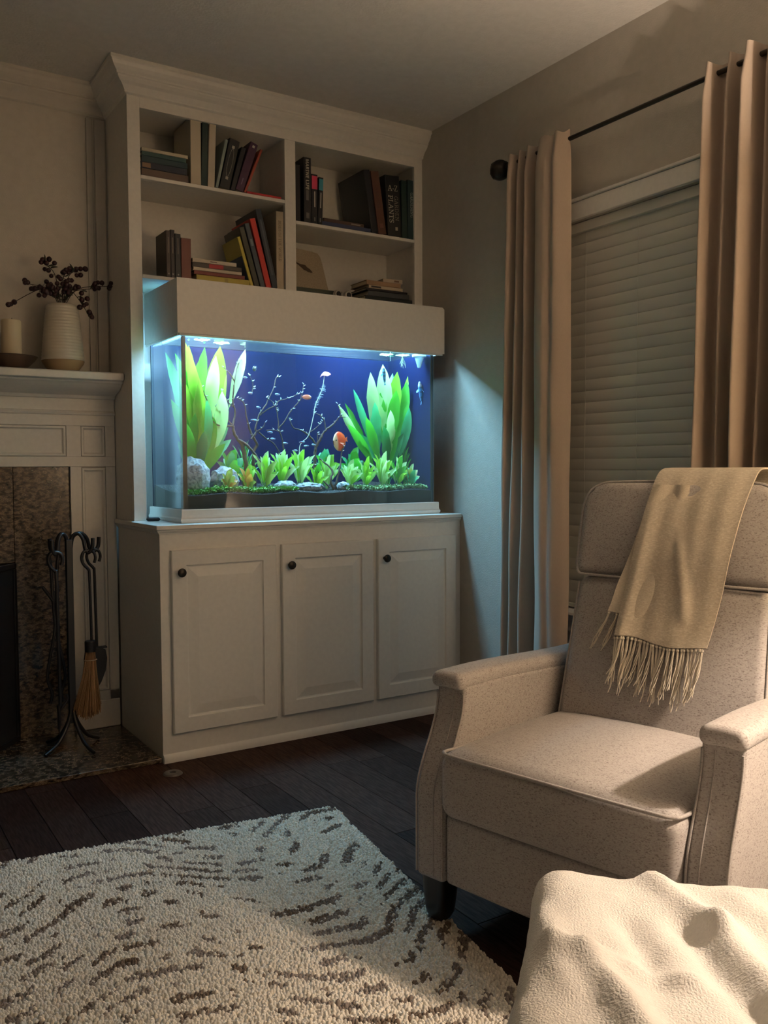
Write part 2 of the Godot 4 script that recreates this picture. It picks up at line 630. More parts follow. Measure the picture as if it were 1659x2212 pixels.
# ---- fireplace with its mantel and hearth
func fireplace() -> void:
	var f := thing("fireplace_mantel", "white painted fireplace mantel with recessed panels beside the bookcase", "fireplace", Vector3.ZERO)
	bx("shelf", Vector3(-3.05, 1.497, -0.309), Vector3(-1.442, 1.531, -0.09), M.white, f, 0.006)
	var m := MB.new()
	var pr := PackedVector2Array()
	for q in [[-0.252, 1.43], [-0.238, 1.432], [-0.232, 1.444], [-0.215, 1.452], [-0.185, 1.458], [-0.155, 1.468], [-0.135, 1.482], [-0.128, 1.488], [-0.120, 1.489], [-0.115, 1.4965], [-0.252, 1.4965]]: pr.append(Vector2(q[0], q[1]))
	xprism(m, pr, -3.02, -1.442)
	part("bed_moulding", m, M.white, f)
	m = MB.new()
	pr = PackedVector2Array()
	for q in [[-0.251, 1.362], [-0.243, 1.364], [-0.240, 1.372], [-0.246, 1.380], [-0.251, 1.382]]: pr.append(Vector2(q[0], q[1]))
	xprism(m, pr, -2.998, -1.442)
	part("bead", m, M.white, f)
	# header board with the long frieze panel
	m = MB.new()
	m.box(Vector3(-2.998, 1.146, -0.309), Vector3(-1.442, 1.4965, -0.262), 0.0)
	for b in [[-2.998, 1.146, -1.442, 1.188], [-2.998, 1.318, -1.442, 1.4965], [-1.643, 1.188, -1.585, 1.318], [-1.483, 1.188, -1.442, 1.318], [-2.855, 1.188, -2.797, 1.318], [-2.998, 1.188, -2.957, 1.318]]:
		m.box(Vector3(b[0], b[1], -0.263), Vector3(b[2], b[3], -0.25), 0.0008)
	part("header", m, M.white, f)
	var lv := [[0.0, -0.002], [0.004, 0.005], [0.011, 0.005], [0.016, -0.003], [0.019, -0.004]]
	for b in [[-2.797, 1.188, 1.154, 0.13], [-1.585, 1.188, 0.102, 0.13], [-2.957, 1.188, 0.102, 0.13]]:
		m = MB.new()
		m.X = Transform3D(Basis(), Vector3(b[0], b[1], -0.255))
		m.rings(b[2], b[3], lv)
		part("panel", m, M.white, f)
	for sx in [[-1.63, -1.442], [-2.998, -2.81]]:
		m = MB.new()
		m.box(Vector3(sx[0], 0.021, -0.309), Vector3(sx[1], 1.1455, -0.262), 0.0)
		m.box(Vector3(sx[0], 0.021, -0.263), Vector3(sx[0] + 0.045, 1.1455, -0.25), 0.0008)
		m.box(Vector3(sx[1] - 0.041, 0.021, -0.263), Vector3(sx[1], 1.1455, -0.25), 0.0008)
		m.box(Vector3(sx[0], 0.021, -0.263), Vector3(sx[1], 0.18, -0.25), 0.0008)
		part("pilaster", m, M.white, f)
		m = MB.new()
		m.X = Transform3D(Basis(), Vector3(sx[0] + 0.045, 0.18, -0.255))
		m.rings(0.102, 0.962, lv)
		part("panel", m, M.white, f)
		bx("plinth", Vector3(sx[0], 0.021, -0.25), Vector3(sx[1], 0.14, -0.243), M.white, f, 0.003)
	# granite slips, firebox and hearth slab
	var g := thing("granite_surround", "dark speckled granite slab facing around the firebox opening", "surround")
	bx("slab", Vector3(-1.853, 0.021, -0.309), Vector3(-1.631, 1.1455, -0.266), M.granite, g)
	bx("slab", Vector3(-2.809, 0.021, -0.309), Vector3(-2.587, 1.1455, -0.266), M.granite, g)
	bx("slab", Vector3(-2.586, 0.753, -0.309), Vector3(-1.854, 1.1455, -0.266), M.granite, g)
	bx("firebox", Vector3(-2.586, 0.021, -0.309), Vector3(-1.854, 0.752, -0.295), M.black, g)
	tag(bx("hearth_slab", Vector3(-3.1, 0.0005, -0.309), Vector3(-1.4365, 0.0205, 0.292), M.granite, null, 0.003), "speckled granite hearth slab laid in front of the fireplace", "hearth")
	# folding fire screen, its right wing turned back to the wall
	var s := thing("fire_screen", "black folding fire screen standing before the firebox", "screen", Vector3(-2.22, 0.0215, -0.04))
	for w in [[Vector3(0, 0, 0)], [Vector3(0.192, 0, 0)], [Vector3(-0.192, 0, 0)]]:
		var k: float = w[0].x
		var wing := k != 0.0
		var wide := 0.272 if wing else 0.38
		var ang := 0.0 if not wing else (deg_to_rad(51.3) if k > 0 else deg_to_rad(-51.3))
		var bs := Basis(Vector3.UP, ang)
		var org: Vector3 = w[0]
		var x0 := 0.003 if k > 0 else (-wide - 0.003 if k < 0 else -0.19)
		var pm := MB.new()
		pm.X = Transform3D(bs, org)
		for b in [[x0, 0.0, x0 + wide, 0.022], [x0, 0.71, x0 + wide, 0.732], [x0, 0.022, x0 + 0.022, 0.71], [x0 + wide - 0.022, 0.022, x0 + wide, 0.71]]:
			pm.box(Vector3(b[0], b[1], -0.008), Vector3(b[2], b[3], 0.008), 0.003)
		var fr := part("screen_frame", pm, M.iron, s)
		pm = MB.new()
		pm.X = Transform3D(bs, org)
		pm.box(Vector3(x0 + 0.022, 0.022, -0.001), Vector3(x0 + wide - 0.022, 0.71, 0.001), 0)
		part("mesh_panel", pm, M.black, fr)

# ---- base cabinet and worktop
func cabinet() -> void:
	var c := thing("base_cabinet", "white built-in base cabinet with three raised-panel doors under the aquarium", "cabinet")
	var m := MB.new()
	m.box(Vector3(-1.4354, 0.0, -0.248), Vector3(-0.001, 0.8845, 0.296), 0.001)
	part("body", m, M.white, c)
	m = MB.new()
	for b in [[-1.4354, 0.0, -1.390, 0.8845], [-0.962, 0.1181, -0.922, 0.8119], [-0.495, 0.1181, -0.458, 0.8119], [-0.043, 0.0, -0.001, 0.8845], [-1.39, 0.812, -0.043, 0.8845], [-1.39, 0.0, -0.043, 0.118]]:
		m.box(Vector3(b[0], b[1], 0.2961), Vector3(b[2], b[3], 0.298), 0.0)
	part("face_frame", m, M.white, c)
	m = MB.new()
	var pr := PackedVector2Array([Vector2(0.2981, 0.0005), Vector2(0.309, 0.0005), Vector2(0.309, 0.012), Vector2(0.306, 0.024), Vector2(0.302, 0.031), Vector2(0.2981, 0.034)])
	xprism(m, pr, -1.434, -0.002)
	part("shoe_moulding", m, M.white, c)
	var lv := [[0.0, 0.0], [0.0, 0.017], [0.003, 0.020], [0.058, 0.020], [0.061, 0.012], [0.066, 0.011], [0.104, 0.019], [0.106, 0.0192]]
	for x in [-1.396, -0.929, -0.465]:
		m = MB.new()
		m.X = Transform3D(Basis(), Vector3(x, 0.112, 0.2985))
		var w := 0.440 if x < -0.5 else 0.428
		m.rings(w, 0.710, lv)
		m.flat4(Vector3(0, 0, 0), Vector3(w, 0, 0), Vector3(w, 0.71, 0), Vector3(0, 0.71, 0), Vector3(0, 0, -1))
		var d := part("door", m, M.white, c)
		m = MB.new()
		m.X = Transform3D(Basis(Vector3.RIGHT, PI / 2), Vector3(x + 0.032, 0.738, 0.3187))
		m.lathe(PackedVector2Array([Vector2(0.0, 0.0), Vector2(0.007, 0.0), Vector2(0.0055, 0.006), Vector2(0.0055, 0.013), Vector2(0.011, 0.017), Vector2(0.0165, 0.021), Vector2(0.0175, 0.025), Vector2(0.016, 0.029), Vector2(0.012, 0.0315), Vector2(0.006, 0.0325), Vector2(0.0, 0.0327)]), 28)
		part("knob", m, M.bronze, d)
	var k := thing("countertop", "white painted worktop with a moulded edge carrying the aquarium", "countertop")
	m = MB.new()
	m.box(Vector3(-1.4525, 0.901, -0.247), Vector3(-0.001, 0.921, 0.3168), 0.004)
	part("slab", m, M.white, k)
	m = MB.new()
	pr = PackedVector2Array()
	for q in [[0.0, 0.885], [0.003, 0.885], [0.004, 0.889], [0.007, 0.892], [0.011, 0.897], [0.012, 0.901], [0.0, 0.901]]: pr.append(Vector2(q[0], q[1]))
	m.sweep(pr, PackedVector2Array([Vector2(-1.4356, -0.247), Vector2(-1.4356, 0.2982), Vector2(-0.001, 0.2982)]), 1.0)
	part("cove_moulding", m, M.white, k)

# ---- bookcase
func bookcase() -> void:
	var b := thing("bookcase", "tall white built-in bookcase with crown moulding and open shelves above the aquarium", "bookcase")
	bx("stile", Vector3(-1.4399, 0.9215, -0.02), Vector3(-1.388, 2.739, 0.0), M.white, b, 0.001)
	bx("stile", Vector3(-0.0474, 0.9215, -0.02), Vector3(-0.0005, 2.739, 0.0), M.white, b, 0.001)
	bx("stile", Vector3(-0.7425, 1.9255, -0.02), Vector3(-0.6899, 2.5857, 0.0), M.white, b, 0.001)
	bx("top_rail", Vector3(-1.3879, 2.586, -0.02), Vector3(-0.0475, 2.739, 0.0), M.white, b, 0.001)
	bx("side_panel", Vector3(-1.4399, 0.9215, -0.309), Vector3(-1.421, 2.739, -0.0205), M.white, b, 0.0005)
	bx("side_panel", Vector3(-0.02, 0.9215, -0.296), Vector3(-0.0005, 2.739, -0.0205), M.white, b, 0.0005)
	bx("divider", Vector3(-0.726, 1.9255, -0.296), Vector3(-0.708, 2.65, -0.0205), M.white, b, 0.0005)
	bx("back_panel", Vector3(-1.4205, 0.9215, -0.308), Vector3(-0.0005, 2.739, -0.297), M.white, b, 0.0)
	bx("top_panel", Vector3(-1.4205, 2.604, -0.2965), Vector3(-0.0205, 2.618, -0.0205), M.white, b, 0.0)
	bx("shelf", Vector3(-1.3878, 1.909, -0.296), Vector3(-0.0476, 1.925, -0.0), M.white, b, 0.002)
	bx("shelf", Vector3(-1.4205, 2.3065, -0.296), Vector3(-0.7265, 2.322, -0.0205), M.white, b, 0.002)
	bx("shelf_edge", Vector3(-1.3878, 2.3065, -0.0204), Vector3(-0.7427, 2.322, -0.0005), M.white, b, 0.002)
	bx("shelf", Vector3(-0.7075, 2.2245, -0.296), Vector3(-0.0205, 2.240, -0.0205), M.white, b, 0.002)
	bx("shelf_edge", Vector3(-0.6897, 2.2245, -0.0204), Vector3(-0.0476, 2.240, -0.0005), M.white, b, 0.002)
	var m := MB.new()
	m.sweep(crown_profile(), PackedVector2Array([Vector2(-1.4401, -0.31), Vector2(-1.4401, 0.0002), Vector2(-0.0005, 0.0002)]), 1.0)
	part("crown_moulding", m, M.white, b)

# ---- the aquarium itself
const TX0 := -1.315
const TX1 := -0.106
const TZ0 := -0.14
const TZ1 := 0.24

func aquarium() -> void:
	var a := thing("aquarium", "large planted glass aquarium with black corner seams on the white cabinet", "aquarium", Vector3(0, 0.9215, 0))
	var y0 := 0.006
	var y1 := 0.742
	bx("glass_pane", Vector3(TX0 + 0.0005, y0, TZ1 - 0.006), Vector3(TX1 - 0.0005, y1, TZ1), M.glass, a, 0).set_meta("label", "clear front glass pane")
	bx("glass_pane", Vector3(TX0, y0, TZ0 + 0.004), Vector3(TX0 + 0.006, y1, TZ1 - 0.0065), M.glass, a, 0).set_meta("label", "clear left glass pane")
	bx("glass_pane", Vector3(TX1 - 0.006, y0, TZ0 + 0.004), Vector3(TX1, y1, TZ1 - 0.0065), M.backfilm, a, 0).set_meta("label", "dark blue covered end pane")
	bx("glass_pane", Vector3(TX0, y0, TZ0 - 0.003), Vector3(TX1, y1, TZ0 + 0.0035), M.backfilm, a, 0).set_meta("label", "dark blue back pane")
	bx("bottom_pane", Vector3(TX0, 0.0005, TZ0), Vector3(TX1, 0.0055, TZ1), M.silicone, a, 0)
	bx("seam", Vector3(TX0 + 0.0065, y0, TZ1 - 0.0085), Vector3(TX0 + 0.018, y1, TZ1 - 0.0065), M.silicone, a, 0.0005)
	bx("seam", Vector3(TX0 - 0.0003, y0, TZ1 - 0.0064), Vector3(TX0 + 0.0065, y1, TZ1 - 0.0061), M.silicone, a, 0)
	bx("seam", Vector3(TX1 - 0.016, y0, TZ1 - 0.0085), Vector3(TX1 - 0.0062, y1, TZ1 - 0.0065), M.silicone, a, 0.0005)
	bx("seam", Vector3(TX0 + 0.0062, y0, TZ1 - 0.018), Vector3(TX0 + 0.008, y1, TZ1 - 0.0086), M.silicone, a, 0.0005)
	var m := MB.new()
	var pr := PackedVector2Array()
	for q in [[0.0005, 0.0], [0.018, 0.0], [0.018, 0.004], [0.0205, 0.010], [0.0205, 0.016], [0.017, 0.021], [0.0155, 0.028], [0.0155, 0.050], [0.014, 0.0535], [0.0005, 0.0535]]: pr.append(Vector2(q[0], q[1]))
	m.sweep(pr, PackedVector2Array([Vector2(TX0, TZ0), Vector2(TX0, TZ1), Vector2(TX1, TZ1), Vector2(TX1, TZ0)]), 1.0)
	part("base_trim", m, M.white, a)
	# hood
	var h := thing("aquarium_hood", "plain cream box hood covering the top of the aquarium", "hood")
	m = MB.new()
	m.prism(PackedVector2Array([Vector2(-1.336, 1.660), Vector2(-0.058, 1.660), Vector2(-0.058, 1.863), Vector2(-0.069, 1.872), Vector2(-1.336, 1.872)]), 0.243, 0.257)
	part("front_board", m, M.white, h)
	bx("lip", Vector3(-1.328, 1.652, 0.2425), Vector3(-0.066, 1.6598, 0.254), M.white, h, 0.001)
	bx("side_board", Vector3(-1.336, 1.660, TZ0 - 0.01), Vector3(-1.324, 1.872, 0.2428), M.white, h, 0.001)
	bx("side_lip", Vector3(-1.333, 1.652, TZ0 - 0.01), Vector3(-1.3255, 1.6598, 0.2424), M.white, h, 0.001)
	bx("side_board", Vector3(-0.094, 1.652, TZ0 - 0.01), Vector3(-0.082, 1.872, 0.2428), M.white, h, 0.001)
	bx("top_board", Vector3(-1.3238, 1.862, 0.02), Vector3(-0.0942, 1.872, 0.2428), M.white, h, 0.001)
	bx("top_board", Vector3(-1.12, 1.862, TZ0 - 0.01), Vector3(-0.0942, 1.872, 0.0198), M.black, h, 0.001)  # unseen rear board, added to stop lamp light leaking up onto the wall
	bx("added_liner", Vector3(-1.3235, 1.664, 0.2385), Vector3(-0.0945, 1.861, 0.2422), M.black, h, 0)  # unseen black boards added inside the hood to keep its glow down
	bx("added_liner", Vector3(-1.3236, 1.664, TZ0), Vector3(-1.3205, 1.861, 0.238), M.black, h, 0)
	bx("added_liner", Vector3(-0.0975, 1.664, TZ0), Vector3(-0.0945, 1.861, 0.238), M.black, h, 0)
	bx("added_liner", Vector3(-1.320, 1.858, 0.02), Vector3(-0.098, 1.8615, 0.238), M.black, h, 0)
	bx("back_board", Vector3(-1.26, 1.668, TZ0 - 0.018), Vector3(-0.0942, 1.862, TZ0 - 0.010), M.black, h, 0.001)  # unseen, made black so no bright band shows through the water surface
	# two light bars under the hood
	for x in [-1.08, -0.34]:
		var l := thing("aquarium_light", "white light bar under the hood, over the %s plants" % ("left sword" if x < -0.7 else "right sword"), "light", Vector3(x, 1.80, 0.07), "light bars under the hood")
		bx("housing", Vector3(-0.22, 0.0, -0.085), Vector3(0.22, 0.022, 0.085), M.black, l, 0.004)
		var lm := StandardMaterial3D.new()
		lm.albedo_color = Color.WHITE
		lm.emission_enabled = true
		lm.emission = Color(0.72, 0.90, 1.0)
		lm.emission_energy_multiplier = 3.0
		bx("lamp_strip", Vector3(-0.21, -0.004, -0.075), Vector3(0.21, -0.0005, 0.075), lm, l, 0.001)
		bx("hanger", Vector3(-0.01, 0.0225, -0.01), Vector3(0.01, 0.0615, 0.01), M.black, l)
		var al := AreaLight3D.new()
		al.name = "tank_lamp_glow"
		al.area_size = Vector2(0.42, 0.15)
		al.light_color = Color(0.58, 0.84, 1.0)
		al.light_energy = 3.1
		al.shadow_enabled = true
		al.area_range = 8.0
		l.add_child(al)
		al.rotation.x = -PI / 2
		al.position = Vector3(0, -0.006, 0)
	# water surface seen from below
	var rows := []
	for i in 40:
		var row := PackedVector3Array()
		for j in 140:
			var x := lerpf(TX0 + 0.0075, TX1 - 0.0075, j / 139.0)
			var z := lerpf(TZ0 + 0.005, TZ1 - 0.010, i / 39.0)
			var e := sin(x * 61.0 + z * 37.0) * 0.0007 + sin(x * 23.0 - z * 71.0 + 1.0) * 0.0010 + sin(x * 131.0 + z * 90.0) * 0.0003
			row.append(Vector3(x, 1.647 + e, z))
		rows.append(row)
	m = MB.new()
	m.grid(rows)
	var w := part("water_surface", m, M.water)
	w.set_meta("kind", "stuff")
	tag(w, "rippled water surface just below the aquarium hood", "water")
	# gravel bed and grains
	m = MB.new()
	rows = []
	for i in 24:
		var row := PackedVector3Array()
		for j in 60:
			row.append(bed(lerpf(TX0 + 0.007, TX1 - 0.007, j / 59.0), lerpf(TZ0 + 0.005, TZ1 - 0.007, i / 23.0)))
		rows.append(row)
	m.grid(rows)
	for i in [0, 23]:
		var lo := PackedVector3Array()
		for q in rows[i]: lo.append(Vector3(q.x, 0.9285, q.z))
		m.grid([rows[i], lo])
	for j in [0, 59]:
		var hi := PackedVector3Array()
		var lo := PackedVector3Array()
		for i in 24:
			hi.append(rows[i][j])
			lo.append(Vector3(rows[i][j].x, 0.9285, rows[i][j].z))
		m.grid([hi, lo])
	var bd := part("gravel", m, M.gravel)
	bd.set_meta("kind", "stuff")
	tag(bd, "black gravel covering the aquarium bottom", "gravel")
	var g := MB.new()
	g.lathe(PackedVector2Array([Vector2(0, -0.8), Vector2(0.8, -0.5), Vector2(1.0, 0.1), Vector2(0.6, 0.7), Vector2(0, 0.85)]), 6)
	var gm := StandardMaterial3D.new()
	gm.vertex_color_use_as_albedo = true
	gm.roughness = 0.4
	var wh := []
	var ti := []
	for i in 9000:
		var q := bed(rng.randf_range(TX0 + 0.01, TX1 - 0.01), rng.randf_range(TZ0 + 0.01, TZ1 - 0.011))
		var s := rng.randf_range(0.0014, 0.0032)
		wh.append(Transform3D(Basis.from_euler(Vector3(rng.randf() * 6.0, rng.randf() * 6.0, 0)).scaled(Vector3(s, s * 0.8, s)), q + Vector3(0, s * 0.3, 0)))
		var v := rng.randf_range(0.002, 0.014)
		ti.append(Color(v, v, v * 1.1))
	for i in 5000:
		var x := rng.randf_range(TX0 + 0.012, TX1 - 0.012)
		var top := bed(x, TZ1 - 0.008).y
		var s := rng.randf_range(0.0012, 0.0028)
		wh.append(Transform3D(Basis.from_euler(Vector3(rng.randf() * 6.0, rng.randf() * 6.0, 0)).scaled(Vector3(s, s, s)), Vector3(x, lerpf(0.965, top, rng.randf()), TZ1 - 0.0092)))
		var v := rng.randf_range(0.002, 0.010)
		ti.append(Color(v, v, v * 1.1))
	many("grains", g.mesh(gm), wh, ti, bd)

func bed(x: float, z: float) -> Vector3:
	var k := (TZ1 - z) / (TZ1 - TZ0)
	return Vector3(x, 1.030 + 0.035 * k + 0.006 * sin(x * 7.0 + z * 11.0) * k + 0.004 * sin(x * 21.0), z)

# ---- window wall: window, blind, rod, curtains
func window_side() -> void:
	var w := Node3D.new()
	w.name = "window_1"
	add_child(w)
	w.set_meta("kind", "structure")
	tag(w, "white framed window behind closed blinds", "window")
	for b in [[2.09, 2.16, 0.86, 2.12], [0.48, 0.55, 0.86, 2.12]]:
		bx("casing", Vector3(-0.018, b[0], b[2]), Vector3(-0.0005, b[1], b[3]), M.white, w, 0.004)
	bx("casing", Vector3(-0.018, 0.551, 0.86), Vector3(-0.0005, 2.0895, 0.93), M.white, w, 0.004)
	bx("casing", Vector3(-0.018, 0.551, 2.05), Vector3(-0.0005, 2.0895, 2.12), M.white, w, 0.004)
	bx("casing_cap", Vector3(-0.026, 2.1605, 0.852), Vector3(-0.0005, 2.172, 2.128), M.white, w, 0.003)
	bx("sill", Vector3(-0.05, 0.551, 0.9305), Vector3(0.12, 0.565, 2.0495), M.white, w, 0.003)
	for b in [[0.931, 0.975], [2.005, 2.049]]:
		bx("sash", Vector3(0.095, 0.566, b[0]), Vector3(0.125, 2.089, b[1]), M.white, w)
	for y in [0.566, 1.31, 2.044]:
		bx("sash_rail", Vector3(0.095, y, 0.9755), Vector3(0.125, y + 0.045, 2.0045), M.white, w)
	var pm: StandardMaterial3D = M.glass
	bx("pane", Vector3(0.108, 0.6115, 0.9756), Vector3(0.112, 1.3095, 2.0044), pm, w, 0)
	bx("pane", Vector3(0.108, 1.3555, 0.9756), Vector3(0.112, 2.0435, 2.0044), pm, w, 0)
	# blind: each slat its own part
	var b := thing("window_blind", "closed white horizontal slat blind in the window behind the recliner", "blind", Vector3(0.035, 0, 0))
	bx("headrail", Vector3(-0.022, 2.048, 0.94), Vector3(0.025, 2.088, 2.04), M.blind, b, 0.003)
	var sm := MB.new()
	var rows := []
	for i in 7:
		var t := i / 6.0 - 0.5
		var row := PackedVector3Array()
		for j in 2:
			row.append(Vector3(-0.003 * (1.0 - 4.0 * t * t), t * 0.0508, 0.945 + j * 1.09))
		rows.append(row)
	sm.sheet(rows, 0.0028)
	var me := sm.mesh(M.blind)
	for k in 33:
		var y := 2.026 - k * 0.0443
		put("slat", me, b, Transform3D(Basis(Vector3(0, 0, 1), 0.20 + rng.randf_range(-0.012, 0.012)), Vector3(rng.randf_range(-0.0008, 0.0008), y, 0)))
	for z in [1.07, 1.33, 1.68, 1.93]:
		var m := MB.new()
		m.tube(PackedVector3Array([Vector3(-0.0095, 0.60, z), Vector3(-0.0095, 2.05, z)]), 0.0007, 5)
		part("ladder_cord", m, M.blind, b)
	bx("bottom_rail", Vector3(-0.012, 0.572, 0.945), Vector3(0.012, 0.586, 2.035), M.blind, b, 0.003)
	# curtain rod with its finials and brackets
	var r := thing("curtain_rod", "thin dark curtain rod with a carved ball finial above the window", "curtain rod", Vector3(-0.08, 2.378, 0))
	var m := MB.new()
	m.tube(PackedVector3Array([Vector3(0, 0, 0.715), Vector3(0, 0, 2.40)]), 0.0085, 12)
	part("rod", m, M.bronze, r)
	for s in [[0.678, -1.0], [2.437, 1.0]]:
		m = MB.new()
		m.X = Transform3D(Basis(), Vector3(0, -0.003, s[0]))
		m.rbox(Vector3(-0.045, -0.045, -0.045), Vector3(0.045, 0.045, 0.045), 0.045, 2, func(q: Vector3) -> Vector3:
			var d := q.normalized()
			var bump := 0.5 + 0.5 * sin(d.x * 17.0) * sin(d.y * 17.0 + 1.0) * sin(d.z * 17.0)
			return d * (0.038 + 0.008 * bump))
		part("finial", m, M.bronze, r)
	for z in [0.78, 2.36]:
		m = MB.new()
		m.tube(PackedVector3Array([Vector3(0.078, -0.03, z), Vector3(0.04, -0.03, z), Vector3(0, -0.012, z)]), 0.006, 8)
		m.box(Vector3(0.074, -0.06, z - 0.015), Vector3(0.0795, 0.0, z + 0.015), 0.002)
		part("bracket", m, M.bronze, r)
	# curtains
	curtain("curtain", "tan curtain panel at the end of the rod nearest the aquarium", [
		[0.735, 0.02], [0.775, -0.035], [0.80, 0.03], [0.83, -0.03], [0.855, 0.035], [0.885, -0.04], [0.91, 0.03], [0.925, 0.025], [0.955, -0.045], [1.00, -0.05], [1.03, -0.035], [1.055, -0.048], [1.078, -0.012], [1.085, 0.02]], 0.735, -0.055, 0.012)
	curtain("curtain", "tan pleated curtain panel behind the throw on the recliner", [
		[1.700, 0.01], [1.722, -0.03], [1.735, -0.045], [1.75, 0.04], [1.79, 0.04], [1.805, -0.035], [1.82, 0.02], [1.86, 0.045], [1.872, -0.05], [1.885, -0.055], [1.90, 0.035], [1.925, 0.04], [1.94, -0.03], [1.955, 0.04], [1.98, 0.045], [2.0, -0.055], [2.015, -0.06], [2.035, 0.03], [2.06, 0.04], [2.075, -0.055], [2.12, -0.06], [2.17, -0.05], [2.20, 0.03], [2.24, -0.04], [2.29, -0.05], [2.33, 0.02]], 1.70, -0.06, -0.015)

func curtain(called: String, label: String, pl: Array, zref: float, spread: float, phase: float) -> void:
	var pts := []
	for q in pl: pts.append(Vector3(q[1], 0, q[0]))
	var sec := curve(pts, 7)
	var rows := []
	for i in 61:
		var y := lerpf(2.408, 0.012, pow(i / 60.0, 1.15))
		var k := (2.408 - y) / 2.39
		var row := PackedVector3Array()
		for j in sec.size():
			var q := sec[j]
			var u := float(j) / (sec.size() - 1)
			var open := 1.0 + 0.35 * k * sin(u * 23.0 + phase * 300.0)
			var pinch := 0.62 + 0.38 * smoothstep(0.0, 0.05, k)
			var x := -0.088 + q.x * pinch * open * (0.92 if q.x < 0.0 else 0.75) + 0.004 * sin(y * 9.0 + u * 14.0) * k
			var z := q.z + spread * k * (1.0 - u) * 1.15 + 0.010 * sin(y * 2.1 + u * 9.0 + phase * 100.0) * k
			var top := 0.006 * sin(u * 40.0) if i == 0 else 0.0
			row.append(Vector3(x, y + top, z))
		rows.append(row)
	var m := MB.new()
	m.sheet(rows, 0.0025)
	var c := thing(called, label, "curtain", Vector3.ZERO, "curtains on the rod")
	part("panel", m, M.curtain, c)

# ---- rug
func rug_tone(u: float, v: float, na: FastNoiseLite, nb: FastNoiseLite) -> float:
	# how much dye: dashes along rows that swing up and down like a zebra's stripes (u, v in metres)
	var tri := absf(fposmod(u / 0.78 + 0.12 * na.get_noise_2d(v * 22.0, 9.0) + v * 0.22, 1.0) * 2.0 - 1.0)
	var bendy := 0.20 * smoothstep(0.12, 0.88, tri) + 0.05 * na.get_noise_2d(u * 26.0, v * 26.0)
	var w := (v + bendy) / 0.064
	var row := floorf(w)
	var f := absf(w - row - 0.5)
	var dash := nb.get_noise_2d(u * 300.0 + row * 177.0, row * 150.0)
	var patch := na.get_noise_2d(u * 45.0 + 300.0, v * 45.0)
	var blot := na.get_noise_2d(u * 950.0, v * 950.0)
	var thick := 0.215 + 0.05 * nb.get_noise_2d(row * 31.0, u * 60.0)
	return 1.0 if f + blot * 0.20 < thick and dash + blot * 0.30 + patch * 0.35 > 0.02 else 0.0

func rug() -> void:
	var o := thing("rug", "cream shag rug with broken brown zebra-like stripes on the dark floor", "rug", Vector3(-1.121, 0.0, 1.073))
	o.rotation.y = -deg_to_rad(8.6)
	var W := 3.2
	var D := 2.6
	var base := StandardMaterial3D.new()
	base.albedo_color = lin(0.56, 0.51, 0.43)
	base.roughness = 1.0
	bx("backing", Vector3(-W, 0.0005, 0.0), Vector3(0.0, 0.010, D), base, o, 0.003)
	var na := FastNoiseLite.new()
	na.seed = 7
	na.frequency = 0.05
	var nb := FastNoiseLite.new()
	nb.seed = 8
	nb.frequency = 0.03
	var t := MB.new()
	t.lathe(PackedVector2Array([Vector2(0.9, -0.2), Vector2(1.05, 0.5), Vector2(0.75, 1.1), Vector2(0.25, 1.4), Vector2(0.0, 1.45)]), 6)
	var m := StandardMaterial3D.new()
	m.vertex_color_use_as_albedo = true
	m.roughness = 1.0
	var wh := []
	var ti := []
	var step := 0.0068
	var r := RandomNumberGenerator.new()
	r.seed = 99
	var v := 0.0
	while v < 1.75:
		var u := 0.0
		while u < 2.3:
			var x := u + r.randf_range(-0.003, 0.003)
			var z := v + r.randf_range(-0.003, 0.003)
			if not (x < 0.03 and z < 0.03 and Vector2(x - 0.03, z - 0.03).length() > 0.034):
				var s := r.randf_range(0.0042, 0.0056)
				wh.append(Transform3D(Basis.from_euler(Vector3(r.randf_range(-0.45, 0.45), r.randf() * 6.0, r.randf_range(-0.45, 0.45))).scaled(Vector3(s, s * r.randf_range(1.2, 1.9), s)), Vector3(-x, 0.009, z)))
				var k := rug_tone(x, z, na, nb)
				var j := r.randf_range(0.9, 1.08)
				var cr := Color(0.72, 0.66, 0.56)
				if k > 0.5 and r.randf() < 0.9:
					cr = Color(0.17, 0.125, 0.09).lerp(Color(0.27, 0.23, 0.20), clampf(0.5 + na.get_noise_2d(x * 60.0, z * 60.0 + 400.0) * 1.5, 0.0, 1.0))
				ti.append(Color(cr.r * j, cr.g * j, cr.b * j))
			u += step
		v += step
	many("pile", t.mesh(m), wh, ti, o)

# ---- recliner: local x to its left-right (0 = inner edge of the left front panel), z forward, y up
const RQ := 0.212

func back_w(y: float) -> float:
	return 0.47 + (y - 0.44) * 0.225

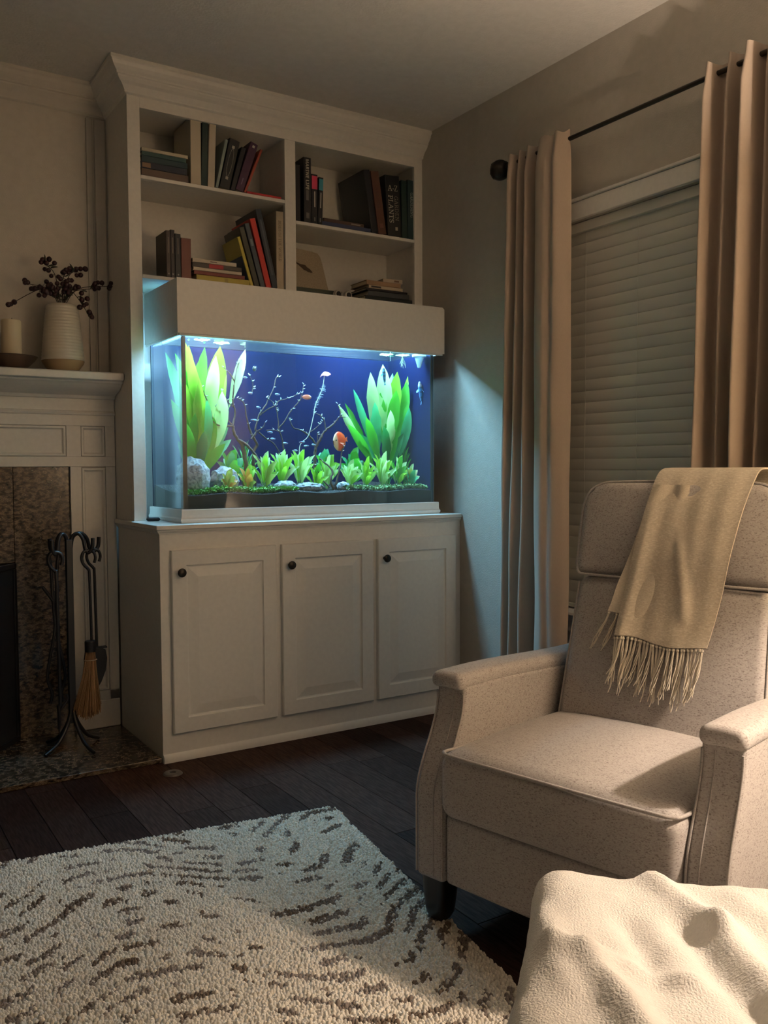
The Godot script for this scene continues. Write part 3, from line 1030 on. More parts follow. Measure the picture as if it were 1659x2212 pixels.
func recliner() -> void:
	var c := thing("recliner", "beige tweed upholstered recliner armchair with piped cushions and dark legs", "armchair", Vector3(-1.284, 0.0, 1.904))
	c.rotation.y = -deg_to_rad(76.2)
	var C: StandardMaterial3D = M.chair
	var m: MB
	for s in [[-0.088, 0.0], [0.603, 0.691]]:
		m = MB.new()
		m.rbox(Vector3(s[0], 0.128, -0.74), Vector3(s[1], 0.60, 0.0), 0.014, 16, arm_shape)
		var arm := part("arm", m, C, c)
		m = MB.new()
		m.rbox(Vector3(s[0] - 0.005, 0.585, -0.70), Vector3(s[1] + 0.004, 0.626, -0.060), 0.018, 10, func(q: Vector3) -> Vector3:
			return Vector3(q.x, q.y - 0.022 * smoothstep(0.15, 0.7, -q.z) + 0.004 * sin(PI * clampf((q.x - s[0]) / 0.09, 0.0, 1.0)), q.z))
		part("arm_pad", m, C, arm)
		for e in [[s[0] + 0.004, 0.0028], [s[1] - 0.030 if s[0] < 0 else s[0] + 0.030, 0.0018], [s[1] - 0.003, 0.0028]]:
			var path := PackedVector3Array()
			for i in 24:
				var q := arm_shape(Vector3(e[0], lerpf(0.14, 0.578, i / 23.0), 0.0005))
				path.append(q)
			m = MB.new()
			m.tube(path, e[1], 6)
			part("welt", m, M.welt, arm)
	m = MB.new()
	m.rbox(Vector3(0.003, 0.15, -0.70), Vector3(0.600, 0.296, -0.03), 0.01, 4)
	part("seat_base", m, C, c)
	m = MB.new()
	m.rbox(Vector3(0.003, 0.131, -0.0299), Vector3(0.600, 0.302, -0.004), 0.012, 8, func(q: Vector3) -> Vector3:
		return q + Vector3(0, 0, 0.006 * sin(PI * clampf(q.x / 0.6, 0, 1)) * (1.0 if q.z > -0.02 else 0.0)))
	part("footrest_panel", m, C, c)
	m = MB.new()
	m.rbox(Vector3(0.003, 0.302, -0.487), Vector3(0.600, 0.460, 0.026), 0.034, 16, seat_shape)
	var seat := part("seat_cushion", m, C, c)
	var path := PackedVector3Array()
	for q in curve([Vector3(0.006, 0.447, -0.25), Vector3(0.006, 0.452, -0.08), Vector3(0.007, 0.457, -0.005), Vector3(0.018, 0.4585, 0.016), Vector3(0.05, 0.459, 0.024), Vector3(0.2, 0.459, 0.0265), Vector3(0.4, 0.459, 0.0265), Vector3(0.55, 0.459, 0.024), Vector3(0.585, 0.4585, 0.016), Vector3(0.597, 0.457, -0.005), Vector3(0.597, 0.452, -0.08), Vector3(0.597, 0.447, -0.25)], 6):
		path.append(q)
	m = MB.new()
	m.tube(path, 0.0042, 8)
	part("piping", m, M.welt, seat)
	m = MB.new()
	m.tube(PackedVector3Array([Vector3(0.012, 0.338, 0.0245), Vector3(0.2, 0.336, 0.0268), Vector3(0.4, 0.336, 0.0268), Vector3(0.588, 0.338, 0.0245)]), 0.0014, 5)
	part("stitch_line", m, M.welt, seat)
	# back: two cushions on a reclined shell
	var ti := atan(0.225)
	var bf := Transform3D(Basis(Vector3.RIGHT, -ti), Vector3(0, 0.44, -0.47))
	var br := Node3D.new()
	br.name = "backrest"
	c.add_child(br, true)
	br.transform = bf
	m = MB.new()
	m.rbox(Vector3(0.012, -0.12, -0.20), Vector3(0.588, 0.670, -0.075), 0.03, 10, head_round)
	part("shell", m, C, br)
	m = MB.new()
	m.rbox(Vector3(0.018, 0.0, -0.10), Vector3(0.582, 0.402, 0.012), 0.030, 14, func(q: Vector3) -> Vector3:
		var bu := sin(PI * clampf((q.x - 0.018) / 0.564, 0, 1)) * (0.6 + 0.4 * sin(PI * clampf(q.y / 0.42, 0, 1)))
		var dx := (0.016 * (q.y / 0.40)) * (1.0 - 2.0 * (q.x - 0.018) / 0.564)
		return Vector3(q.x + dx, q.y, q.z + (0.030 * bu if q.z > -0.02 else 0.0)))
	var lb := part("lower_cushion", m, C, br)
	m = MB.new()
	m.rbox(Vector3(0.024, 0.403, -0.10), Vector3(0.578, 0.668, 0.022), 0.028, 14, func(q: Vector3) -> Vector3:
		var o := head_round(q)
		var bu := sin(PI * clampf((q.x - 0.024) / 0.554, 0, 1)) * sin(PI * clampf((q.y - 0.39) / 0.30, 0, 1))
		return o + Vector3(0, 0, 0.022 * bu if q.z > -0.02 else 0.0))
	var hd := part("head_cushion", m, C, br)
	var hp := []
	for q in [[0.028, 0.43], [0.026, 0.55], [0.028, 0.60], [0.045, 0.640], [0.085, 0.662], [0.15, 0.666], [0.30, 0.668], [0.45, 0.666], [0.517, 0.662], [0.557, 0.640], [0.574, 0.60], [0.576, 0.55], [0.574, 0.43]]:
		hp.append(Vector3(q[0], q[1], 0.012))
	m = MB.new()
	m.tube(curve(hp, 5), 0.0042, 8)
	part("piping", m, M.welt, hd)
	m = MB.new()
	m.tube(curve([Vector3(0.030, 0.432, 0.012), Vector3(0.040, 0.408, 0.018), Vector3(0.08, 0.4035, 0.022), Vector3(0.3, 0.402, 0.032), Vector3(0.52, 0.4035, 0.022), Vector3(0.562, 0.408, 0.018), Vector3(0.572, 0.432, 0.012)], 5), 0.0038, 8)
	part("piping", m, M.welt, hd)
	for sx in [0.0, 1.0]:
		m = MB.new()
		var lp := []
		for i in 8:
			var y := lerpf(0.02, 0.385, i / 7.0)
			var xx := 0.024 + 0.016 * y / 0.4
			lp.append(Vector3(xx if sx == 0.0 else 0.6 - xx, y, 0.004))
		m.tube(curve(lp, 3), 0.0036, 8)
		part("piping", m, M.welt, lb)
	for q in [[-0.046, -0.045], [0.648, -0.045], [-0.040, -0.66], [0.640, -0.66]]:
		m = MB.new()
		var rows := []
		for i in 9:
			var t := i / 8.0
			var w := lerpf(0.037, 0.026, pow(t, 1.6)) * (1.0 if i < 8 else 0.8)
			var row := PackedVector3Array()
			for k in 24:
				var a := TAU * k / 24.0
				var e := Vector2(cos(a), sin(a))
				var sq := pow(pow(absf(e.x), 5.0) + pow(absf(e.y), 5.0), -0.2)
				row.append(Vector3(q[0] + e.x * sq * w, lerpf(0.133, 0.018, t), q[1] + e.y * sq * w))
			rows.append(row)
		m.grid(rows, false, true)
		var id := m.vt(Vector3(q[0], 0.0175, q[1]), Vector3.DOWN)
		var ring := []
		for v in rows[8]: ring.append(m.vt(v, Vector3.DOWN))
		for k in 24: m.tri(id, ring[k], ring[(k + 1) % 24])
		part("leg", m, M.leg, c)

func arm_shape(q: Vector3) -> Vector3:
	var back := 0.078 * smoothstep(0.33, 0.57, q.y) * clampf(1.0 + q.z / 0.35, 0.0, 1.0)
	var out := 0.004 * smoothstep(0.3, 0.55, q.y)
	return Vector3(q.x + (out if q.x < 0.3 else -out), q.y - 0.022 * smoothstep(0.15, 0.7, -q.z) * smoothstep(0.3, 0.6, q.y), q.z - back)

func seat_shape(q: Vector3) -> Vector3:
	var cx := sin(PI * clampf(q.x / 0.6, 0, 1))
	var cz := sin(PI * clampf((q.z + 0.52) / 0.56, 0, 1))
	var up := 0.036 * pow(cx, 0.7) * pow(maxf(cz, 0.0), 0.6) if q.y > 0.43 else 0.0
	var fr := 0.010 * cx * sin(PI * clampf((q.y - 0.30) / 0.17, 0, 1)) if q.z > 0.0 else 0.0
	return Vector3(q.x, q.y + up, q.z + fr)

func head_round(q: Vector3) -> Vector3:
	# rounds the upper corners of the head cushion
	var R := 0.075
	var cx := 0.300
	var hx := 0.277 - R
	var hy := 0.668 - R
	var dx := absf(q.x - cx) - hx
	var dy := q.y - hy
	if dx > 0.0 and dy > 0.0:
		var l := Vector2(dx, dy).length()
		var mx := maxf(dx, dy)
		if l > 0.0:
			var k := mx / l
			return Vector3(cx + signf(q.x - cx) * (hx + dx * k), hy + dy * k, q.z)
	return q

# ---- throw over the recliner's back
func throw_blanket() -> void:
	var o := thing("throw_blanket", "cream woven throw with a knotted fringe hung over the recliner back", "throw", Vector3(-1.284, 0.0, 1.904))
	o.rotation.y = -deg_to_rad(76.2)
	var spine := curve([Vector3(0, 0.90, -0.800), Vector3(0, 1.04, -0.812), Vector3(0, 1.108, -0.795), Vector3(0, 1.124, -0.745), Vector3(0, 1.126, -0.68), Vector3(0, 1.121, -0.635), Vector3(0, 1.095, -0.600), Vector3(0, 1.03, -0.560), Vector3(0, 0.96, -0.535), Vector3(0, 0.90, -0.520), Vector3(0, 0.82, -0.510), Vector3(0, 0.75, -0.490), Vector3(0, 0.692, -0.468)], 6)
	var rows := []
	for i in spine.size():
		var q := spine[i]
		var d := clampf((1.10 - q.y) / 0.41, 0.0, 1.0) if i > 30 else 0.0
		var l := lerpf(0.238, 0.196, smoothstep(0.0, 1.0, d))
		var r := lerpf(0.498, 0.437, d)
		var row := PackedVector3Array()
		for j in 49:
			var u := j / 48.0
			var fold := 0.0035 * sin(u * 9.0 + 1.0 + d * 1.5) * (0.3 + 0.7 * d) + 0.0012 * sin(u * 25.0 + q.y * 6.0)
			fold += 0.010 * exp(-pow((u - 0.07) / 0.06, 2.0)) * d
			fold += 0.007 * exp(-pow((u - 0.52 - 0.55 * (d - 0.5)) / 0.05, 2.0)) * smoothstep(0.25, 0.5, d) * (1.0 - smoothstep(0.75, 0.95, d))
			var sag := 0.005 * sin(u * 7.0 + 0.5) if i == spine.size() - 1 else 0.0
			row.append(Vector3(lerpf(l, r, u), q.y + sag - 0.006 * u * d, q.z + fold))
		rows.append(row)
	var m := MB.new()
	m.sheet(rows, 0.004)
	var cl := part("cloth", m, M.throw, o)
	# the layer folded behind, showing at the left edge
	var rows2 := []
	for i in 31:
		var t := i / 30.0
		var y := lerpf(1.085, 0.752, t)
		var row := PackedVector3Array()
		var l := lerpf(0.255, 0.152, pow(t, 0.8)) - 0.014 * sin(t * PI) * -1.0 + 0.008 * smoothstep(0.75, 1.0, t)
		for j in 17:
			var u := j / 16.0
			row.append(Vector3(lerpf(l, 0.34, u), y - 0.02 * u * t, -back_w(y) + 0.052 - 0.010 * (1.0 - t) + 0.005 * sin(u * 9.0 + t * 4.0) - 0.012 * u))
		rows2.append(row)
	m = MB.new()
	m.sheet(rows2, 0.004)
	part("folded_layer", m, M.throw, o)
	# fringe: twisted tassels along both lower edges
	var r := RandomNumberGenerator.new()
	r.seed = 31
	for k in 27:
		var lastr: PackedVector3Array = rows[rows.size() - 1]
		var u := (k + 0.35) / 27.0
		var top: Vector3 = lastr[clampi(int(u * 48.0), 0, 48)] + Vector3(0, 0.001, -0.002)
		tassel(cl, top, r.randf_range(0.105, 0.152), r.randf_range(-0.022, 0.012), r, 0.030)
	for k in 6:
		var lr: PackedVector3Array = rows2[30]
		var top2: Vector3 = lr[clampi(k * 2, 0, 16)]
		tassel(cl, top2 + Vector3(0.003, 0.002, -0.002), r.randf_range(0.085, 0.115), -0.045 + 0.012 * k, r, 0.02)

func tassel(parent: Node3D, top: Vector3, ln: float, lean: float, r: RandomNumberGenerator, fwd: float) -> void:
	var m := MB.new()
	for s in 4:
		var ph := s * TAU / 4.0 + r.randf()
		var path := PackedVector3Array()
		var fray := r.randf_range(0.3, 1.6)
		var sl := ln * r.randf_range(0.82, 1.05)
		for i in 15:
			var t := i / 14.0
			var w := 0.0022 * (0.4 + t * fray * 1.6)
			path.append(top + Vector3(lean * pow(t, 1.3) + w * cos(ph + t * 7.0), -sl * t, fwd * t * (0.75 + 0.25 * t) + w * sin(ph + t * 7.0)))
		m.tube(path, taper(15, 0.0019, 0.0011), 5)
	m.X = Transform3D(Basis(), top + Vector3(0, -0.006, 0.002))
	m.lathe(PackedVector2Array([Vector2(0, 0.005), Vector2(0.0042, 0.002), Vector2(0.0045, -0.002), Vector2(0, -0.005)]), 8)
	part("tassel", m, M.yarn, parent)

# ---- footstool under a plush blanket
func ottoman() -> void:
	var at := Vector3(-1.43, 0.0, 2.39)
	var o := thing("plush_blanket", "rumpled cream plush blanket covering a footstool in front of the recliner", "blanket", at)
	o.rotation.y = -deg_to_rad(47.0)
	var creases := [
		[Vector2(0.20, 0.02), Vector2(0.30, 0.20), 0.020, 0.022], [Vector2(0.30, 0.20), Vector2(0.42, 0.62), 0.026, 0.030],
		[Vector2(0.16, 0.20), Vector2(0.20, 0.36), -0.014, 0.020], [Vector2(0.05, 0.30), Vector2(0.24, 0.36), 0.014, 0.022],
		[Vector2(0.10, 0.33), Vector2(0.24, 0.62), 0.026, 0.026], [Vector2(0.34, 0.10), Vector2(0.60, 0.45), 0.012, 0.03],
		[Vector2(0.02, 0.18), Vector2(0.08, 0.42), 0.010, 0.02], [Vector2(0.24, 0.19), Vector2(0.36, 0.52), -0.014, 0.022]]
	var nz := FastNoiseLite.new()
	nz.seed = 17
	nz.frequency = 3.5
	var m := MB.new()
	m.rbox(Vector3(0, 0.022, 0), Vector3(0.78, 0.415, 0.74), 0.055, 52, func(q: Vector3) -> Vector3:
		var low := 1.0 - smoothstep(0.05, 0.40, q.y)
		var cen := Vector2(q.x - 0.39, q.z - 0.37)
		var out := cen.normalized()
		var ang := atan2(cen.y, cen.x)
		var w := low * (0.035 + 0.020 * sin(ang * 9.0 + 1.0) + 0.012 * sin(ang * 17.0))
		w += 0.010 * nz.get_noise_3d(q.x * 1.3, q.y * 1.3, q.z * 1.3)
		var h := 0.012 * nz.get_noise_2d(q.x * 1.2, q.z * 1.2)
		for cr in creases:
			var a: Vector2 = cr[0]
			var b: Vector2 = cr[1]
			var pt := Geometry2D.get_closest_point_to_segment(Vector2(q.x, q.z), a, b)
			h += cr[2] * exp(-pow(pt.distance_to(Vector2(q.x, q.z)) / cr[3], 2.0))
		var topness := smoothstep(0.30, 0.40, q.y)
		return Vector3(q.x + out.x * (w + h * 0.5 * (1.0 - topness)), q.y + h * topness, q.z + out.y * (w + h * 0.5 * (1.0 - topness))))
	part("blanket", m, M.plush, o)
	var f := thing("footstool", "footstool hidden under the plush blanket", "footstool", at)
	f.rotation.y = -deg_to_rad(47.0)
	bx("cushion", Vector3(0.06, 0.10, 0.06), Vector3(0.72, 0.36, 0.66), M.chair, f, 0.03)
	for q in [[0.1, 0.1], [0.68, 0.1], [0.1, 0.62], [0.68, 0.62]]:
		bx("leg", Vector3(q[0] - 0.02, 0.022, q[1] - 0.02), Vector3(q[0] + 0.02, 0.10, q[1] + 0.02), M.leg, f, 0.003)

# ---- the floor lamp beside the recliner, out of the picture to the right
func lamps() -> void:
	var l := thing("floor_lamp", "floor lamp with a cream drum shade beside the recliner's right arm", "lamp", LAMP)
	var B := LAMP_BULB
	var m := MB.new()
	m.lathe(PackedVector2Array([Vector2(0, 0.011), Vector2(0.14, 0.011), Vector2(0.14, 0.024), Vector2(0.02, 0.036), Vector2(0.0125, 0.05), Vector2(0.0125, B - 0.065), Vector2(0.02, B - 0.06), Vector2(0.02, B - 0.036), Vector2(0, B - 0.036)]), 32)
	part("stem", m, M.bronze, l)
	var sh := StandardMaterial3D.new()
	sh.albedo_color = lin(0.62, 0.56, 0.47)
	sh.roughness = 0.9
	sh.backlight_enabled = true
	sh.backlight = Color(0.9, 0.85, 0.75)
	m = MB.new()
	var rows := []
	for i in 9:
		var row := PackedVector3Array()
		for k in 48:
			var r := lerpf(0.20, 0.185, i / 8.0)
			row.append(Vector3(r * cos(TAU * k / 48), lerpf(B - 0.150, B + 0.115, i / 8.0), r * sin(TAU * k / 48)))
		rows.append(row)
	m.grid(rows, false, true)
	part("shade", m, sh, l)
	m = MB.new()
	m.tube(PackedVector3Array([Vector3(-0.186, B + 0.105, 0), Vector3(0.186, B + 0.105, 0)]), 0.002, 6)
	m.tube(PackedVector3Array([Vector3(0, B + 0.105, -0.186), Vector3(0, B + 0.105, 0.186)]), 0.002, 6)
	part("shade_spider", m, M.bronze, l)
	var col := Color(1.0, 0.905, 0.815)
	var bm := StandardMaterial3D.new()
	bm.emission_enabled = true
	bm.emission = col
	bm.emission_energy_multiplier = 6.0
	m = MB.new()
	m.lathe(PackedVector2Array([Vector2(0, B - 0.035), Vector2(0.014, B - 0.03), Vector2(0.03, B - 0.008), Vector2(0.034, B + 0.01), Vector2(0.026, B + 0.035), Vector2(0, B + 0.045)]), 20)
	part("bulb", m, bm, l)
	var om := OmniLight3D.new()
	om.name = "lamp_light"
	om.light_color = col
	om.light_energy = LAMP_ENERGY
	om.light_size = 0.028
	om.shadow_enabled = true
	om.omni_range = 12.0
	om.omni_attenuation = 2.0
	l.add_child(om)
	om.position = Vector3(0, B, 0)

# ---- books: spine at local z = 0, pages behind; x = thickness, y = height
func book(label: String, group: String, pos: Vector3, w: float, h: float, d: float, cover: Color, turn_deg := 0.0, yaw := 0.0) -> Node3D:
	var o := thing("book", label, "book", pos, group)
	o.rotation = Vector3(0, deg_to_rad(yaw), deg_to_rad(turn_deg))
	var cm := mt(cover.r, cover.g, cover.b, 0.45)
	var m := MB.new()
	var b := minf(0.0022, w * 0.2)
	m.box(Vector3(-w / 2, 0, -d), Vector3(-w / 2 + b, h, 0), 0.0006)
	m.box(Vector3(w / 2 - b, 0, -d), Vector3(w / 2, h, 0), 0.0006)
	m.box(Vector3(-w / 2 + b * 0.4, 0.0005, -0.003), Vector3(w / 2 - b * 0.4, h - 0.0005, 0.0012), 0.0012)
	part("cover", m, cm, o)
	m = MB.new()
	m.box(Vector3(-w / 2 + b, 0.004, -d + 0.004), Vector3(w / 2 - b, h - 0.004, -0.003), 0.0003)
	part("pages", m, M.pages, o)
	return o

func title(b: Node3D, text: String, at: Vector2, size: float, col: Color, serif := true, across := false, bold := false) -> void:
	var tm := TextMesh.new()
	var f := SystemFont.new()
	f.font_names = PackedStringArray(["Droid Serif" if serif else "Droid Sans"])
	if bold: f.font_weight = 700
	tm.font = f
	tm.text = text
	tm.font_size = 32
	tm.pixel_size = size / 32.0
	tm.depth = 0.0006
	tm.curve_step = 4.0
	tm.material = mt(col.r, col.g, col.b, 0.5)
	put("lettering", tm, b, Transform3D(Basis(Vector3(0, 0, 1), 0.0 if across else -PI / 2), Vector3(at.x, at.y, 0.0016)))

func band(b: Node3D, x0: float, y0: float, x1: float, y1: float, col: Color, called := "label_band") -> void:
	bx(called, Vector3(x0, y0, 0.0008), Vector3(x1, y1, 0.0018), mt(col.r, col.g, col.b, 0.5), b, 0.0002)

func books() -> void:
	var A := 2.3225
	var B := 1.9255
	var R := 2.2405
	var g := "books on the upper left shelf"
	# lying stack at the left end, lowest first: [right end x, length, bottom y, thickness, colour, label]
	for q in [[-1.182, 0.20, 0.0, 0.030, Color(0.10, 0.065, 0.045), "brown book lowest of the flat stack on the upper left shelf"],
			[-1.188, 0.196, 0.0305, 0.026, Color(0.012, 0.016, 0.03), "navy book second lowest of the flat stack on the upper left shelf"],
			[-1.186, 0.195, 0.0570, 0.024, Color(0.012, 0.035, 0.04), "dark teal book with a glossy cover in the upper left flat stack"],
			[-1.192, 0.188, 0.0815, 0.017, Color(0.02, 0.06, 0.055), "thin green book under the white one in the upper left flat stack"],
			[-1.184, 0.196, 0.0990, 0.014, Color(0.42, 0.37, 0.28), "thin pale book on top of the upper left flat stack"]]:
		var b := book(q[5], g, Vector3(q[0], A + q[2] + q[3] / 2 + 0.0005, -0.010), q[3], q[1], 0.15, q[4], 90.0)
		if q[2] > 0.02 and q[2] < 0.04: band(b, -0.009, 0.155, 0.009, 0.19, Color(0.25, 0.15, 0.08))
	for q in [[-1.150, 0.046, 0.275, Color(0.50, 0.44, 0.34), 0.4, "wide cream book standing beside the flat stack on the upper left shelf"],
			[-1.113, 0.026, 0.277, Color(0.014, 0.03, 0.026), 1.6, "dark green tall book between two cream ones on the upper left shelf"],
			[-1.083, 0.030, 0.276, Color(0.48, 0.42, 0.33), 2.4, "narrow cream book right of the dark green one on the upper left shelf"]]:
		book(q[5], g, Vector3(q[0], A + 0.001, -0.012), q[1], q[2], 0.20, q[3], -q[4])
	var bk: Node3D
	bk = book("thin pale blue book leaning on the upper left shelf", g, Vector3(-1.058, A + 0.003, -0.012), 0.013, 0.216, 0.17, Color(0.20, 0.24, 0.23), -13.0)
	bk = book("black book with a white oval on its spine on the upper left shelf", g, Vector3(-1.023, A + 0.007, -0.012), 0.046, 0.219, 0.17, Color(0.008, 0.008, 0.008), -13.5)
	var m := MB.new()
	var el := PackedVector3Array()
	for i in 33: el.append(Vector3(0.010 * cos(TAU * i / 32), 0.115 + 0.062 * sin(TAU * i / 32), 0.0016))
	m.tube(el, 0.0007, 4, false)
	part("oval_mark", m, mt(0.45, 0.42, 0.36, 0.5), bk)
	band(bk, -0.006, 0.178, 0.006, 0.190, Color(0.40, 0.36, 0.30))
	band(bk, -0.006, 0.040, 0.006, 0.052, Color(0.40, 0.36, 0.30))
	book("slim black book between the oval one and the purple one", g, Vector3(-0.986, A + 0.004, -0.012), 0.020, 0.198, 0.15, Color(0.010, 0.009, 0.010), -16.0)
	bk = book("dark purple book leaning to the right on the upper left shelf", g, Vector3(-0.955, A + 0.007, -0.012), 0.036, 0.228, 0.16, Color(0.045, 0.010, 0.035), -19.0)
	band(bk, -0.005, 0.205, 0.006, 0.216, Color(0.45, 0.42, 0.38))
	band(bk, -0.003, 0.03, 0.001, 0.06, Color(0.25, 0.18, 0.25))
	book("thin orange red book leaning last in the upper left row", g, Vector3(-0.929, A + 0.004, -0.012), 0.011, 0.214, 0.15, Color(0.30, 0.05, 0.025), -22.5)
	book("bright red thin book lying flat at the right end of the upper left shelf", g, Vector3(-0.755, A + 0.0065, -0.012), 0.012, 0.165, 0.14, Color(0.42, 0.015, 0.02), 90.0)
	# lower left shelf
	g = "books on the lower left shelf"
	book("thin orange brown book against the left end of the lower left shelf", g, Vector3(-1.392, B + 0.0005, -0.03), 0.010, 0.228, 0.16, Color(0.16, 0.06, 0.02))
	for q in [[-1.274, 0.018, 0.192, Color(0.05, 0.035, 0.026), "dark brown book leftmost of the three thin dark ones by the flat stack"],
			[-1.2555, 0.017, 0.197, Color(0.022, 0.015, 0.013), "tallest of the three thin dark books on the lower left shelf"],
			[-1.233, 0.024, 0.184, Color(0.012, 0.014, 0.014), "black book beside the rust red one on the lower left shelf"],
			[-1.198, 0.043, 0.170, Color(0.15, 0.045, 0.028), "rust red thick book beside the flat stack on the lower left shelf"]]:
		bk = book(q[4], g, Vector3(q[0], B + 0.0005, -0.012), q[1], q[2], 0.13, q[3])
		if q[1] < 0.03:
			band(bk, -0.0022, 0.10, 0.0022, 0.165, Color(0.16, 0.13, 0.10))
			band(bk, -0.003, 0.012, 0.003, 0.018, Color(0.30, 0.28, 0.26))
	for q in [[-0.912, 0.243, 0.0, 0.0265, Color(0.40, 0.32, 0.05), "yellow book lowest of the flat stack on the lower left shelf"],
			[-0.934, 0.231, 0.027, 0.016, Color(0.17, 0.03, 0.02), "dark red book above the yellow one in the flat stack"],
			[-0.948, 0.220, 0.0435, 0.014, Color(0.55, 0.48, 0.38), "white book in the middle of the lower left flat stack"],
			[-0.948, 0.224, 0.058, 0.018, Color(0.045, 0.035, 0.025), "dark book with a red block on its spine in the flat stack"],
			[-0.972, 0.199, 0.0765, 0.017, Color(0.52, 0.46, 0.37), "white book on top of the lower left flat stack"]]:
		bk = book(q[5], g, Vector3(q[0], B + q[2] + q[3] / 2 + 0.0005, -0.012), q[3], q[1], 0.15, q[4], 90.0)
		if q[2] > 0.055 and q[2] < 0.07: band(bk, -0.0088, 0.085, 0.0088, 0.150, Color(0.36, 0.02, 0.025))
		if q[2] > 0.07: band(bk, -0.002, 0.09, 0.002, 0.12, Color(0.12, 0.08, 0.06))
		if q[2] < 0.01: band(bk, -0.009, 0.10, 0.009, 0.115, Color(0.30, 0.24, 0.05))
	for q in [[-0.900, 0.014, 0.215, 16.5, 0.17, Color(0.46, 0.38, 0.05), "yellow and blue thin book leaning on the lower left shelf", 0.0],
			[-0.876, 0.023, 0.258, 16.0, 0.17, Color(0.04, 0.038, 0.022), "dark olive book leaning beside the yellow one", 0.0],
			[-0.8475, 0.022, 0.278, 15.6, 0.19, Color(0.045, 0.055, 0.075), "grey blue tall book leaning beside the red one", 0.0],
			[-0.8195, 0.026, 0.302, 14.6, 0.20, Color(0.42, 0.025, 0.015), "bright red tall book leaning on the lower left shelf", 0.0],
			[-0.789, 0.027, 0.345, 13.2, 0.22, Color(0.014, 0.02, 0.032), "navy tallest book leaning on the lower left shelf", 0.0]]:
		bk = book(q[6], g, Vector3(q[0], B + q[1] * 0.14 + 0.0006, -0.012), q[1], q[2], q[4], q[5], q[3])
		if q[1] < 0.015: bx("cover_print", Vector3(-0.0076, 0.002, -0.168), Vector3(-0.0069, 0.135, -0.004), mt(0.03, 0.06, 0.13, 0.5), bk, 0.0001)
		if q[2] > 0.34: band(bk, -0.004, 0.06, 0.004, 0.30, Color(0.06, 0.07, 0.09))
		if q[2] > 0.27 and q[2] < 0.28: band(bk, -0.005, 0.18, 0.005, 0.21, Color(0.20, 0.22, 0.26))
	bk = book("cream tall book lettered BIRDS OF THE WORLD by the centre post", g, Vector3(-0.764, B + 0.0006, -0.012), 0.036, 0.345, 0.24, Color(0.36, 0.30, 0.22), 0.0)
	title(bk, "BIRDS OF THE WORLD", Vector2(-0.001, 0.215), 0.0165, Color(0.13, 0.10, 0.07))
	# upper right shelf
	g = "books on the upper right shelf"
	book("dark brown book hidden against the centre post on the upper right shelf", g, Vector3(-0.668, R + 0.0005, -0.03), 0.034, 0.255, 0.20, Color(0.02, 0.016, 0.014))
	bk = book("black book lettered MARINE LIFE on the upper right shelf", g, Vector3(-0.624, R + 0.0005, -0.012), 0.038, 0.290, 0.21, Color(0.008, 0.007, 0.008))
	title(bk, "MARINE LIFE", Vector2(-0.001, 0.215), 0.022, Color(0.50, 0.44, 0.34), false, false, true)
	band(bk, -0.008, 0.10, 0.006, 0.145, Color(0.10, 0.09, 0.08))
	band(bk, -0.008, 0.02, 0.008, 0.045, Color(0.09, 0.08, 0.07))
	for q in [[-0.588, 0.031, 0.222, Color(0.50, 0.035, 0.09), "black book with a pink top beside MARINE LIFE"], [-0.5605, 0.023, 0.214, Color(0.05, 0.28, 0.36), "black book with a turquoise top beside the pink topped one"]]:
		bk = book(q[4], g, Vector3(q[0], R + 0.0005, -0.012), q[1], q[2], 0.14, Color(0.008, 0.008, 0.009), 0.0 if q[1] > 0.03 else -2.0)
		band(bk, -q[1] / 2 + 0.001, 0.155, q[1] / 2 - 0.001, q[2] - 0.008, q[3])
		band(bk, -0.003, 0.075, 0.003, 0.145, Color(0.34, 0.32, 0.30))
		band(bk, -0.003, 0.012, 0.002, 0.03, Color(0.15, 0.14, 0.13))
	book("blue book lying flat on the upper right shelf", g, Vector3(-0.290, R + 0.0105, -0.012), 0.020, 0.262, 0.17, Color(0.035, 0.045, 0.10), 90.0)
	bk = book("brown book lying on the blue one on the upper right shelf", g, Vector3(-0.322, R + 0.0295, -0.02), 0.017, 0.215, 0.15, Color(0.06, 0.03, 0.022), 90.0)
	band(bk, -0.003, 0.02, 0.003, 0.07, Color(0.22, 0.18, 0.16))
	book("large black book with its cover turned to the room on the upper right shelf", g, Vector3(-0.2655, R + 0.0034, -0.012), 0.034, 0.292, 0.24, Color(0.010, 0.010, 0.013), 9.2)
	bk = book("brown thick book leaning beside the large black one on the upper right shelf", g, Vector3(-0.223, R + 0.0040, -0.012), 0.044, 0.292, 0.22, Color(0.085, 0.035, 0.022), 8.6)
	band(bk, -0.010, 0.03, 0.010, 0.05, Color(0.16, 0.07, 0.05))
	title(bk, "GARDENS", Vector2(-0.001, 0.17), 0.02, Color(0.05, 0.025, 0.02))
	bk = book("black thick book lettered A-Z GARDEN PLANTS on the upper right shelf", g, Vector3(-0.1530, R + 0.0030, -0.012), 0.080, 0.286, 0.22, Color(0.007, 0.008, 0.009), 3.2)
	title(bk, "A-Z", Vector2(0.0, 0.225), 0.036, Color(0.42, 0.36, 0.26), true, true)
	title(bk, "PLANTS", Vector2(-0.016, 0.128), 0.034, Color(0.44, 0.40, 0.32))
	title(bk, "GARDEN", Vector2(0.016, 0.132), 0.028, Color(0.22, 0.19, 0.14))
	band(bk, 0.004, 0.028, 0.018, 0.044, Color(0.30, 0.27, 0.22))
	book("dark green book between the plant book and the gardening book", g, Vector3(-0.0955, R + 0.0008, -0.012), 0.030, 0.276, 0.21, Color(0.012, 0.028, 0.022), 1.0)
	bk = book("dark teal book lettered GARDENING at the right end of the upper shelf", g, Vector3(-0.0605, R + 0.0006, -0.012), 0.036, 0.284, 0.22, Color(0.008, 0.024, 0.028))
